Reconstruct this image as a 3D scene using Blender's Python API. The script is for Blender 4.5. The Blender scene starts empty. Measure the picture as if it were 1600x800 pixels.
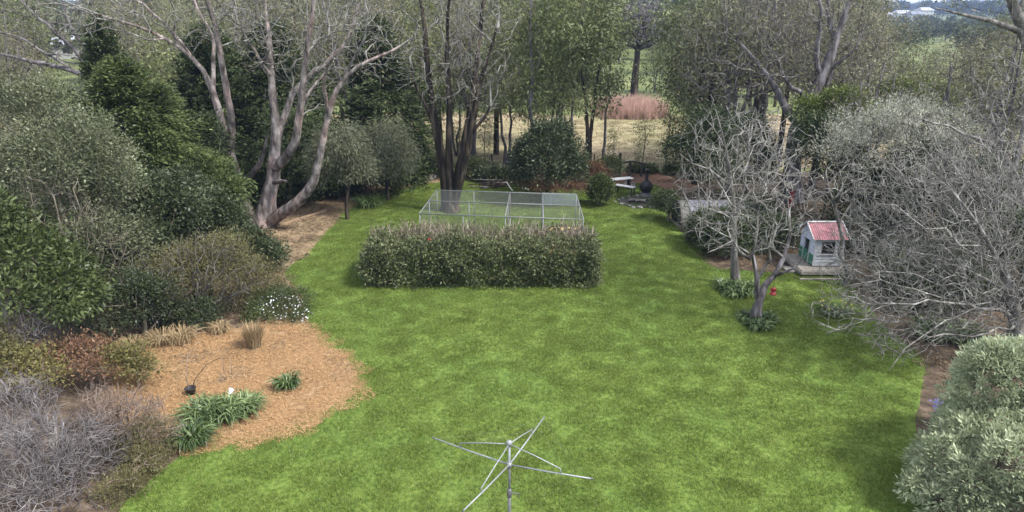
import bpy, math
import numpy as np
from mathutils import Vector

# ---------------------------------------------------------------- camera, sky, sun, exposure
SC = bpy.context.scene
COL = SC.collection
FPX, PITCH, CAMZ = 1081.0, math.radians(19.4), 9.0      # focal length in photo pixels (1600 wide), tilt, height
cd = bpy.data.cameras.new('camera'); cam = bpy.data.objects.new('camera', cd); COL.objects.link(cam)
cd.sensor_width = 36.0; cd.lens = 36.0 * FPX / 1600.0; cd.clip_start = 0.1; cd.clip_end = 6000
cam.location = (0, 0, CAMZ); cam.rotation_euler = (math.pi/2 - PITCH, 0, 0)
SC.camera = cam

SUN_EL, SUN_AZ = math.radians(52), math.radians(115)     # azimuth clockwise from +Y (view direction): from the right, a little behind
world = bpy.data.worlds.new('World'); SC.world = world; world.use_nodes = True
wn, wl = world.node_tree.nodes, world.node_tree.links
wn.clear()
w_out = wn.new('ShaderNodeOutputWorld'); w_bg = wn.new('ShaderNodeBackground')
w_sky = wn.new('ShaderNodeTexSky'); w_sky.sky_type = 'NISHITA'; w_sky.sun_disc = False
w_sky.sun_elevation = SUN_EL; w_sky.sun_rotation = SUN_AZ
w_tc = wn.new('ShaderNodeTexCoord'); w_no = wn.new('ShaderNodeTexNoise'); w_no.inputs['Scale'].default_value = 3.2
w_no.inputs['Detail'].default_value = 7
w_mp = wn.new('ShaderNodeMapping'); w_mp.inputs['Scale'].default_value = (1, 1, 3.0)
w_cr = wn.new('ShaderNodeValToRGB'); w_cr.color_ramp.elements[0].position = 0.34; w_cr.color_ramp.elements[1].position = 0.58
w_mx = wn.new('ShaderNodeMix'); w_mx.data_type = 'RGBA'
w_mx.inputs['B'].default_value = (6.0, 5.95, 5.9, 1)
wl.new(w_tc.outputs['Generated'], w_mp.inputs['Vector']); wl.new(w_mp.outputs['Vector'], w_no.inputs['Vector'])
w_sx = wn.new('ShaderNodeSeparateXYZ'); w_mr = wn.new('ShaderNodeMapRange'); w_mr.inputs['From Min'].default_value = 0.02; w_mr.inputs['From Max'].default_value = 0.22
w_mu = wn.new('ShaderNodeMath'); w_mu.operation = 'MULTIPLY'
wl.new(w_tc.outputs['Generated'], w_sx.inputs[0]); wl.new(w_sx.outputs['Z'], w_mr.inputs['Value'])
wl.new(w_no.outputs['Fac'], w_cr.inputs['Fac']); wl.new(w_cr.outputs['Color'], w_mu.inputs[0]); wl.new(w_mr.outputs['Result'], w_mu.inputs[1]); wl.new(w_mu.outputs[0], w_mx.inputs['Factor'])
w_sky.altitude = 1200; w_sky.dust_density = 0.15; w_sky.ozone_density = 2.0
wl.new(w_sky.outputs['Color'], w_mx.inputs['A']); wl.new(w_mx.outputs['Result'], w_bg.inputs['Color'])
w_bg.inputs['Strength'].default_value = 0.076
wl.new(w_bg.outputs['Background'], w_out.inputs['Surface'])

sd = bpy.data.lights.new('sun', 'SUN'); sun = bpy.data.objects.new('sun', sd); COL.objects.link(sun)
sd.energy = 1.5; sd.angle = math.radians(10); sd.color = (1.0, 0.955, 0.89)
sdir = Vector((math.sin(SUN_AZ)*math.cos(SUN_EL), math.cos(SUN_AZ)*math.cos(SUN_EL), math.sin(SUN_EL)))
sun.rotation_euler = sdir.to_track_quat('Z', 'Y').to_euler(); sun.location = (30, -10, 40)

SC.view_settings.view_transform = 'Standard'; SC.view_settings.look = 'None'
SC.view_settings.exposure = 2.3; SC.view_settings.gamma = 1.0; SC.view_settings.use_curve_mapping = False
SC.cycles.max_bounces = 6; SC.cycles.transparent_max_bounces = 24; SC.cycles.diffuse_bounces = 2
SC.cycles.glossy_bounces = 2; SC.cycles.transmission_bounces = 3; SC.cycles.volume_bounces = 0

# ---------------------------------------------------------------- helpers
RNG = np.random.default_rng(7)
CP, SP = math.cos(PITCH), math.sin(PITCH)
def ray(px, py):
    u, v = (px-800)/FPX, (400-py)/FPX
    return np.array([u, CP + v*SP, -SP + v*CP])
def at(px, py, Y):                       # point in the garden at distance Y seen at that place of the photo
    d = ray(px, py); t = Y/d[1]
    return np.array([0, 0, CAMZ]) + t*d
def G(px, py, z=0.0):                    # point on level z
    d = ray(px, py); t = (z-CAMZ)/d[2]
    return np.array([0, 0, CAMZ]) + t*d
def nrm(v): return v/np.maximum(np.linalg.norm(v, axis=-1, keepdims=True), 1e-9)

def link(o, parent=None):
    COL.objects.link(o)
    if parent is not None: o.parent = parent
    return o
def tag(o, label=None, cat=None, group=None, kind=None):
    if label: o['label'] = label
    if cat: o['category'] = cat
    if group: o['group'] = group
    if kind: o['kind'] = kind
    return o
def thing(name, label, cat, loc=(0, 0, 0), rz=0, group=None):
    o = bpy.data.objects.new(name, None); COL.objects.link(o); o.empty_display_size = 0.2
    o.location = tuple(float(c) for c in loc); o.rotation_euler = (0, 0, rz)
    return tag(o, label, cat, group)
def mesh_np(name, V, F, mat, smooth=False):
    """V (n,3); F is a list of int arrays (m,k), each with its own k"""
    me = bpy.data.meshes.new(name)
    V = np.asarray(V, np.float32); me.vertices.add(len(V)); me.vertices.foreach_set('co', V.ravel())
    F = [f for f in F if len(f)]
    loops = np.concatenate([f.ravel() for f in F]).astype(np.int32)
    tot = np.concatenate([np.full(len(f), f.shape[1]) for f in F]).astype(np.int32)
    start = np.concatenate([[0], np.cumsum(tot)[:-1]]).astype(np.int32)
    me.loops.add(len(loops)); me.loops.foreach_set('vertex_index', loops)
    me.polygons.add(len(tot)); me.polygons.foreach_set('loop_start', start); me.polygons.foreach_set('loop_total', tot)
    if smooth: me.polygons.foreach_set('use_smooth', np.ones(len(tot), bool))
    me.update(calc_edges=True)
    if mat: me.materials.append(mat)
    return me
def obj(name, me, parent=None, loc=None):
    o = bpy.data.objects.new(name, me); link(o, parent)
    if loc is not None: o.location = tuple(float(c) for c in loc)
    return o
class MB:                                # small mesh builder for made things
    def __init__(s): s.v, s.f = [], []
    def add(s, v, f):
        b = len(s.v); s.v += [tuple(map(float, p)) for p in v]; s.f += [tuple(i+b for i in q) for q in f]; return s
    def box(s, x0, x1, y0, y1, z0, z1):
        return s.add([(x0,y0,z0),(x1,y0,z0),(x1,y1,z0),(x0,y1,z0),(x0,y0,z1),(x1,y0,z1),(x1,y1,z1),(x0,y1,z1)],
                     [(0,3,2,1),(4,5,6,7),(0,1,5,4),(1,2,6,5),(2,3,7,6),(3,0,4,7)])
    def bar(s, a, b, w, h=None):         # rectangular bar
        a, b = Vector(a), Vector(b); d = (b-a).normalized(); h = h or w
        up = Vector((0,0,1)) if abs(d.z) < .9 else Vector((1,0,0))
        x = d.cross(up).normalized()*w/2; y = x.cross(d).normalized()*h/2
        v = [a-x-y, a+x-y, a+x+y, a-x+y, b-x-y, b+x-y, b+x+y, b-x+y]
        return s.add(v, [(3,2,1,0),(4,5,6,7),(0,1,5,4),(1,2,6,5),(2,3,7,6),(3,0,4,7)])
    def tube(s, pts, r, n=8):
        P = np.array([tuple(p) for p in pts], float); R = np.full(len(P), r) if np.isscalar(r) else np.array(r, float)
        V, Q, E = tube_arrays(P, R, n)
        b = len(s.v); s.v += [tuple(p) for p in V.tolist()]; s.f += [tuple(int(i)+b for i in q) for q in Q]
        s.f += [tuple(range(b+n-1, b-1, -1)), tuple(range(b+(len(P)-1)*n, b+len(P)*n))]
        return s
    def lathe(s, prof, n=20, c=(0,0)):
        V = []; 
        for r, z in prof:
            for k in range(n): a = 2*math.pi*k/n; V.append((c[0]+r*math.cos(a), c[1]+r*math.sin(a), z))
        F = []
        for i in range(len(prof)-1):
            for k in range(n): F.append((i*n+k, i*n+(k+1) % n, (i+1)*n+(k+1) % n, (i+1)*n+k))
        return s.add(V, F)
    def build(s, name, mat, parent=None, smooth=False, loc=None):
        me = bpy.data.meshes.new(name); me.from_pydata(s.v, [], s.f); me.update()
        if smooth: me.polygons.foreach_set('use_smooth', np.ones(len(me.polygons), bool))
        me.materials.append(mat)
        return obj(name, me, parent, loc)

def tube_arrays(P, R, n):
    T = np.gradient(P, axis=0); T = nrm(T)
    m = nrm(T.mean(0)); ref = np.eye(3)[np.argmin(np.abs(m))]
    A = nrm(np.cross(T, ref)); B = np.cross(T, A)
    a = np.arange(n)*2*math.pi/n
    V = P[:, None, :] + R[:, None, None]*(np.cos(a)[None, :, None]*A[:, None, :] + np.sin(a)[None, :, None]*B[:, None, :])
    k = len(P); i = np.arange(k-1)[:, None]*n; j = np.arange(n)[None, :]; j2 = (j+1) % n
    Q = np.stack([i+j, i+j2, i+n+j2, i+n+j], -1).reshape(-1, 4)
    return V.reshape(-1, 3), Q, k

# ---------------------------------------------------------------- materials
MATS = {}
def nodes(name):
    m = bpy.data.materials.new(name); m.use_nodes = True; MATS[name] = m
    return m, m.node_tree.nodes, m.node_tree.links, m.node_tree.nodes['Principled BSDF']
def ramp(n, stops):
    r = n.new('ShaderNodeValToRGB'); e = r.color_ramp.elements
    while len(e) < len(stops): e.new(0.5)
    for el, (p, c) in zip(e, stops): el.position = p; el.color = (*c, 1)
    return r
def noise_mat(name, stops, scale=5, detail=6, rough=0.9, bump=0.0, bscale=None, stretch=(1,1,1), coord='Object', spec=0.3, second=None):
    m, n, l, p = nodes(name)
    if coord == 'World': src = n.new('ShaderNodeNewGeometry').outputs['Position']
    else: src = n.new('ShaderNodeTexCoord').outputs[coord]
    mp = n.new('ShaderNodeMapping'); mp.inputs['Scale'].default_value = stretch; l.new(src, mp.inputs['Vector'])
    t = n.new('ShaderNodeTexNoise'); t.inputs['Scale'].default_value = scale; t.inputs['Detail'].default_value = detail
    l.new(mp.outputs['Vector'], t.inputs['Vector']); r = ramp(n, stops); l.new(t.outputs['Fac'], r.inputs['Fac'])
    col = r.outputs['Color']
    if second:                                  # (scale, stops): larger patches multiplied in
        t2 = n.new('ShaderNodeTexNoise'); t2.inputs['Scale'].default_value = second[0]; t2.inputs['Detail'].default_value = 4
        l.new(src, t2.inputs['Vector']); r2 = ramp(n, second[1]); l.new(t2.outputs['Fac'], r2.inputs['Fac'])
        mx = n.new('ShaderNodeMix'); mx.data_type = 'RGBA'; mx.blend_type = 'MULTIPLY'; mx.inputs['Factor'].default_value = 1
        l.new(col, mx.inputs['A']); l.new(r2.outputs['Color'], mx.inputs['B']); col = mx.outputs['Result']
    l.new(col, p.inputs['Base Color']); p.inputs['Roughness'].default_value = rough
    p.inputs['Specular IOR Level'].default_value = spec
    if bump:
        t3 = n.new('ShaderNodeTexNoise'); t3.inputs['Scale'].default_value = bscale or scale*3; t3.inputs['Detail'].default_value = 8
        l.new(mp.outputs['Vector'], t3.inputs['Vector'])
        b = n.new('ShaderNodeBump'); b.inputs['Strength'].default_value = bump; b.inputs['Distance'].default_value = 0.05
        l.new(t3.outputs['Fac'], b.inputs['Height']); l.new(b.outputs['Normal'], p.inputs['Normal'])
    return m
def leaf_mat(name, stops, rough=0.5, trans=0.22, spec=0.35, patch=0.45, pscale=0.9):
    """colour varies leaf by leaf (random per island) and in broad patches of growth"""
    m, n, l, p = nodes(name)
    g = n.new('ShaderNodeNewGeometry'); r = ramp(n, stops)
    t = n.new('ShaderNodeTexNoise'); t.inputs['Scale'].default_value = pscale; t.inputs['Detail'].default_value = 3
    l.new(g.outputs['Position'], t.inputs['Vector'])
    ma = n.new('ShaderNodeMath'); ma.operation = 'MULTIPLY_ADD'; ma.inputs[1].default_value = 1-patch
    mb = n.new('ShaderNodeMath'); mb.operation = 'MULTIPLY_ADD'; mb.inputs[1].default_value = patch*2.4; mb.inputs[2].default_value = -patch*0.7
    l.new(t.outputs['Fac'], mb.inputs[0]); l.new(g.outputs['Random Per Island'], ma.inputs[0]); l.new(mb.outputs[0], ma.inputs[2])
    l.new(ma.outputs[0], r.inputs['Fac']); l.new(r.outputs['Color'], p.inputs['Base Color'])
    p.inputs['Roughness'].default_value = rough; p.inputs['Specular IOR Level'].default_value = spec
    if trans:
        tr = n.new('ShaderNodeBsdfTranslucent'); l.new(r.outputs['Color'], tr.inputs['Color'])
        mx = n.new('ShaderNodeMixShader'); mx.inputs['Fac'].default_value = trans
        l.new(p.outputs['BSDF'], mx.inputs[1]); l.new(tr.outputs['BSDF'], mx.inputs[2])
        l.new(mx.outputs['Shader'], n['Material Output'].inputs['Surface'])
    return m
def plain(name, c, rough=0.6, metal=0.0, var=0.12, scale=6, spec=0.4):
    lo = tuple(x*(1-var) for x in c); hi = tuple(min(1, x*(1+var)) for x in c)
    m = noise_mat(name, [(0.3, lo), (0.7, hi)], scale=scale, rough=rough, bump=0.15, spec=spec)
    m.node_tree.nodes['Principled BSDF'].inputs['Metallic'].default_value = metal
    return m

# ground covers
M_soil = noise_mat('leaf_litter_soil', [(0.3, (0.035,0.025,0.017)), (0.5, (0.085,0.06,0.04)), (0.7, (0.16,0.12,0.08))], scale=3.5, detail=10, bump=0.8, bscale=30, coord='World')
M_mulch = noise_mat('tan_mulch', [(0.3, (0.20,0.125,0.062)), (0.5, (0.31,0.20,0.104)), (0.7, (0.40,0.27,0.15))], scale=7, detail=10, bump=0.9, bscale=40, coord='World', stretch=(1,.7,1))
M_litter = noise_mat('dry_leaf_litter', [(0.3, (0.13,0.092,0.055)), (0.5, (0.235,0.17,0.10)), (0.7, (0.33,0.25,0.155))], scale=5, detail=10, bump=0.8, bscale=40, coord='World')
M_redmulch = noise_mat('red_brown_mulch', [(0.3, (0.10,0.05,0.032)), (0.5, (0.18,0.10,0.065)), (0.7, (0.27,0.17,0.11))], scale=6, detail=10, bump=0.6, coord='World')
M_lawn = noise_mat('lawn_turf', [(0.32, (0.055,0.094,0.013)), (0.5, (0.098,0.155,0.024)), (0.68, (0.145,0.195,0.042))], scale=9, detail=12, bump=0.8, bscale=35, coord='World',
                   second=(0.35, [(0.3, (0.85,0.92,0.88)), (0.7, (1.1,1.03,1.0))]))
M_paddock = noise_mat('dry_paddock_grass', [(0.3, (0.17,0.135,0.08)), (0.5, (0.27,0.215,0.135)), (0.7, (0.36,0.30,0.20))], scale=1.1, detail=12, bump=0.7, bscale=6, coord='World', stretch=(1,2.2,1),
                      second=(0.06, [(0.35, (0.72,0.86,0.62)), (0.6, (1,1,1))]))
M_pasture = noise_mat('green_pasture', [(0.3, (0.06,0.080,0.025)), (0.5, (0.11,0.135,0.045)), (0.7, (0.19,0.20,0.085))], scale=0.15, detail=10, coord='World')
# bark
def bark(name, dark, mid, light, scale=3.0, bump=0.8, stretch=(1,1,0.25), second=None):
    return noise_mat(name, [(0.32, dark), (0.5, mid), (0.66, light)], scale=scale, detail=9, rough=0.9, bump=bump, bscale=scale*4, stretch=stretch, spec=0.2, second=second)
M_bk_gum = bark('pink_grey_bark', (0.06,0.05,0.046), (0.20,0.175,0.165), (0.40,0.36,0.345), scale=5, stretch=(1,1,.35), bump=1.0, second=(0.9, [(0.36, (0.5,0.48,0.46)), (0.5, (0.92,0.9,0.9)), (0.64, (1.0,0.84,0.80))]))
M_bk_dark = bark('dark_furrowed_bark', (0.010,0.008,0.007), (0.026,0.021,0.017), (0.095,0.072,0.052), scale=7, stretch=(1,1,.12))
M_bk_grey = bark('grey_bark', (0.045,0.041,0.037), (0.115,0.107,0.098), (0.24,0.225,0.21), scale=5)
M_bk_pale = bark('silver_bare_bark', (0.065,0.06,0.054), (0.175,0.166,0.153), (0.36,0.345,0.32), scale=5)
M_bk_lilac = bark('lilac_grey_twigs', (0.075,0.066,0.065), (0.155,0.14,0.138), (0.27,0.25,0.248), scale=4)
M_bk_brown = bark('brown_twigs', (0.10,0.07,0.055), (0.20,0.15,0.12), (0.31,0.24,0.2), scale=4)
M_bk_twig = bark('olive_grey_twigs', (0.07,0.06,0.045), (0.15,0.13,0.10), (0.26,0.235,0.19), scale=4)
M_bk_plum = bark('mauve_grey_bark', (0.045,0.04,0.04), (0.12,0.107,0.11), (0.25,0.23,0.24), scale=5)
# leaves
def L3(a, b, c): return [(0.0, a), (0.5, b), (1.0, c)]
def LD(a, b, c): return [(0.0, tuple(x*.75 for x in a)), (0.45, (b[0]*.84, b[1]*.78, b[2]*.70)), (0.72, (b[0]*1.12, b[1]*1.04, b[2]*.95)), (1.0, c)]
M_lf_greygreen = leaf_mat('grey_green_leaf', LD((0.038,0.050,0.028), (0.115,0.135,0.078), (0.33,0.35,0.24)))
M_lf_dark = leaf_mat('dark_glossy_leaf', LD((0.018,0.029,0.014), (0.052,0.075,0.034), (0.19,0.215,0.125)), rough=0.5, spec=0.45)
M_lf_broad = leaf_mat('broad_green_leaf', LD((0.03,0.05,0.018), (0.075,0.105,0.038), (0.17,0.21,0.09)), rough=0.4)
M_lf_cypress = leaf_mat('cypress_leaf', LD((0.022,0.040,0.012), (0.072,0.105,0.032), (0.18,0.215,0.075)), rough=0.7)
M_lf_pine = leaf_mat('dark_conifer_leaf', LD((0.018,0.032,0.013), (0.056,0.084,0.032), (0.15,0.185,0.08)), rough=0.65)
M_lf_olive = leaf_mat('olive_leaf', LD((0.055,0.058,0.025), (0.125,0.125,0.055), (0.24,0.23,0.12)), rough=0.6)
M_lf_gum = leaf_mat('gum_leaf', LD((0.055,0.075,0.028), (0.150,0.185,0.072), (0.30,0.33,0.16)), rough=0.5, pscale=0.4)
M_lf_gumdark = leaf_mat('gum_leaf_deep', LD((0.042,0.060,0.027), (0.115,0.142,0.062), (0.25,0.275,0.145)), rough=0.5, pscale=0.4)
M_lf_khaki = leaf_mat('khaki_leaf', LD((0.075,0.075,0.045), (0.165,0.165,0.10), (0.30,0.295,0.20)), rough=0.6, pscale=0.4)
M_lf_weep = leaf_mat('weeping_leaf', LD((0.06,0.072,0.045), (0.14,0.16,0.10), (0.27,0.29,0.21)), rough=0.5)
M_lf_silver = leaf_mat('silver_leaf', L3((0.10,0.10,0.075), (0.32,0.32,0.25), (0.60,0.60,0.50)), rough=0.6)
M_lf_pale = leaf_mat('pale_sage_leaf', L3((0.10,0.125,0.070), (0.30,0.345,0.205), (0.52,0.56,0.37)), rough=0.5)
M_lf_yellow = leaf_mat('yellowing_leaf', LD((0.075,0.08,0.03), (0.155,0.15,0.055), (0.36,0.29,0.09)), rough=0.6)
M_lf_hedge = leaf_mat('hedge_leaf', LD((0.024,0.036,0.014), (0.092,0.115,0.048), (0.23,0.25,0.145)), rough=0.55, spec=0.4)
M_lf_lime = leaf_mat('wattle_leaf', LD((0.045,0.07,0.015), (0.105,0.145,0.030), (0.22,0.25,0.06)), rough=0.6)
M_lf_aga = leaf_mat('strap_leaf', L3((0.016,0.034,0.008), (0.052,0.090,0.022), (0.24,0.31,0.13)), rough=0.42, spec=0.5)
M_lf_red = leaf_mat('russet_leaf', L3((0.07,0.04,0.022), (0.16,0.085,0.05), (0.27,0.16,0.09)), rough=0.6)
M_straw = leaf_mat('dry_straw', L3((0.16,0.11,0.055), (0.30,0.22,0.12), (0.46,0.36,0.22)), rough=0.8)
M_mulchchip = leaf_mat('mulch_straw', L3((0.18,0.105,0.048), (0.36,0.215,0.10), (0.45,0.295,0.155)), rough=0.85, trans=0.05, patch=0.2)
M_litterchip = leaf_mat('litter_chip', L3((0.04,0.028,0.017), (0.13,0.09,0.055), (0.27,0.20,0.125)), rough=0.85, trans=0.05, patch=0.3)
M_reed = leaf_mat('pink_reed', L3((0.28,0.16,0.13), (0.48,0.31,0.25), (0.60,0.45,0.37)), rough=0.8)
M_grass = leaf_mat('grass_blade', L3((0.038,0.070,0.009), (0.118,0.172,0.026), (0.29,0.33,0.09)), rough=0.5, patch=0.20, pscale=1.3, trans=0.3)
M_drygrass = leaf_mat('paddock_blade', L3((0.13,0.11,0.06), (0.28,0.225,0.14), (0.40,0.335,0.22)), rough=0.8, patch=0.4, pscale=0.15)
M_farleaf = leaf_mat('far_tree_leaf', LD((0.040,0.055,0.028), (0.095,0.115,0.055), (0.19,0.21,0.11)), rough=0.7, patch=0.8, pscale=0.03)
M_whitepetal = leaf_mat('white_petal', L3((0.65,0.65,0.70), (0.78,0.78,0.82), (0.88,0.88,0.9)), rough=0.6, trans=0.1)
M_yellowpetal = leaf_mat('yellow_petal', L3((0.55,0.42,0.05), (0.65,0.5,0.08), (0.7,0.6,0.2)), rough=0.6, trans=0.1)
M_purplepetal = leaf_mat('purple_petal', L3((0.16,0.14,0.40), (0.24,0.22,0.52), (0.38,0.36,0.62)), rough=0.6, trans=0.1)
# made things
M_galv = plain('galvanised_steel', (0.15,0.16,0.16), rough=0.5, metal=0.25, scale=20)
M_galvlight = plain('bright_galvanised_steel', (0.26,0.27,0.28), rough=0.45, metal=0.3, scale=20)
M_galvdark = plain('weathered_steel', (0.14,0.14,0.145), rough=0.5, metal=0.5, scale=20)
M_timber = plain('weathered_timber', (0.22,0.20,0.175), var=0.35, scale=9)
M_darktimber = plain('dark_timber', (0.045,0.038,0.032), var=0.4, scale=9)
M_tantimber = plain('tan_timber', (0.30,0.21,0.135), var=0.25, scale=9)
M_paintwhite = plain('pale_painted_board', (0.36,0.37,0.40), var=0.3, scale=5)
M_paintblue = plain('pale_blue_paint', (0.46,0.50,0.62), var=0.25, scale=5)
M_paintgreen = plain('green_paint', (0.045,0.16,0.10), var=0.3, scale=5)
M_redroof = plain('faded_red_roof', (0.27,0.115,0.13), var=0.3, scale=4)
M_trim = plain('white_trim', (0.48,0.48,0.49), var=0.2)
M_black = plain('black_iron', (0.022,0.020,0.019), rough=0.55, var=0.3)
M_red = plain('red_plastic', (0.30,0.022,0.025), rough=0.4)
M_yellowply = plain('yellow_timber', (0.58,0.40,0.15), var=0.2)
M_stone = plain('grey_stone', (0.16,0.155,0.145), var=0.4, scale=7, rough=0.9)
M_tarp = plain('lilac_grey_sheet', (0.13,0.13,0.155), var=0.35, scale=4, rough=0.5)
M_drum = plain('dark_olive_drum', (0.085,0.085,0.075), var=0.3)
M_housewall = plain('white_house_wall', (0.40,0.40,0.40), var=0.06)
M_houseroof = plain('pale_house_roof', (0.30,0.31,0.35), var=0.1)
M_houseroof2 = plain('blue_grey_house_roof', (0.14,0.15,0.19), var=0.1)
m, n, l, p = nodes('dark_glass'); p.inputs['Base Color'].default_value = (0.012,0.012,0.014,1); p.inputs['Roughness'].default_value = 0.12; M_glass = m
# netting: strands far finer than a pixel, so the sheet is given the net's average openness
def net_material(name, cover, colour):
    m, n, l, p = nodes(name)
    tr = n.new('ShaderNodeBsdfTransparent'); sh = n.new('ShaderNodeMixShader'); sh.inputs['Fac'].default_value = cover
    p.inputs['Base Color'].default_value = (*colour, 1); p.inputs['Roughness'].default_value = 0.7
    l.new(tr.outputs[0], sh.inputs[1]); l.new(p.outputs[0], sh.inputs[2])
    l.new(sh.outputs[0], n['Material Output'].inputs['Surface'])
    return m
M_net = net_material('bird_netting', 0.07, (0.28,0.30,0.29))
M_netdense = net_material('shade_netting', 0.28, (0.16,0.20,0.195))

# ---------------------------------------------------------------- plant builders
def lump(d, seed, k=3.0, amp=0.14):
    r = np.random.default_rng(seed); s = np.zeros(len(d))
    for i in range(5):
        w = r.normal(size=3)*k*(1+i*0.5); s += np.sin(d@w + r.uniform(0, 6.28))/(1+i*0.35)
    return 1 + amp*s*0.55
def sample_bush(ells, n_clump, shell=0.4, seed=0, zmin=-0.5, amp=0.16, up=0.0):
    """clump centres spread through the outer part of a union of ellipsoids; returns centres and outward directions"""
    r = np.random.default_rng(seed); C = np.array([e[0] for e in ells]); R = np.array([e[1] for e in ells])
    area = np.array([(a*b+b*c+a*c) for a, b, c in R]); pick = r.choice(len(ells), n_clump*3, p=area/area.sum())
    d = nrm(r.normal(size=(n_clump*3, 3))); d[:, 2] = np.where(d[:, 2] < zmin, -d[:, 2], d[:, 2])
    rad = 1 - shell*r.random(n_clump*3)**1.6
    lf = np.empty(n_clump*3)
    for i in range(len(ells)):
        k = pick == i; lf[k] = lump(d[k], seed*31+i, amp=amp)
    P = C[pick] + d*R[pick]*(rad*lf)[:, None]
    ok = P[:, 2] > 0.05
    for i in range(len(ells)):
        q = np.linalg.norm((P-C[i])/R[i], axis=1)
        ok &= (pick == i) | (q > 0.72)
    P, d = P[ok][:n_clump], nrm(d[ok][:n_clump]/R[pick][ok][:n_clump])
    return P, d
def leaves(name, P, D, length, width, mat, parent, seed=0, spread=0.9, lenvar=0.4, hint=None, fold=0.0):
    """one diamond-shaped leaf face per point, pointing along D with scatter"""
    r = np.random.default_rng(seed); n = len(P)
    D = nrm(D + r.normal(size=(n, 3))*spread*0.6)
    H = (np.array([0, 0, 1.0]) if hint is None else hint) + r.normal(size=(n, 3))*0.7
    S = nrm(np.cross(D, H)); L = length*(1 + lenvar*(r.random(n)*2-1)); W = width*(1 + lenvar*(r.random(n)*2-1))
    L, W = L[:, None], W[:, None]
    V = np.stack([P, P + D*L*0.45 + S*W*0.5, P + D*L, P + D*L*0.45 - S*W*0.5], 1).reshape(-1, 3)
    F = np.arange(4*n).reshape(-1, 4)
    return obj(name, mesh_np(name, V, [F], mat), parent)
def around(P, D, m, rad, seed, flat=1.0):
    """m points around each centre"""
    r = np.random.default_rng(seed); n = len(P)
    off = r.normal(size=(n, m, 3))*rad; off[..., 2] *= flat
    Q = (P[:, None] + off).reshape(-1, 3); DD = nrm(np.repeat(D, m, 0)*0.8 + nrm(off.reshape(-1, 3))*0.7)
    return Q, DD

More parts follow.
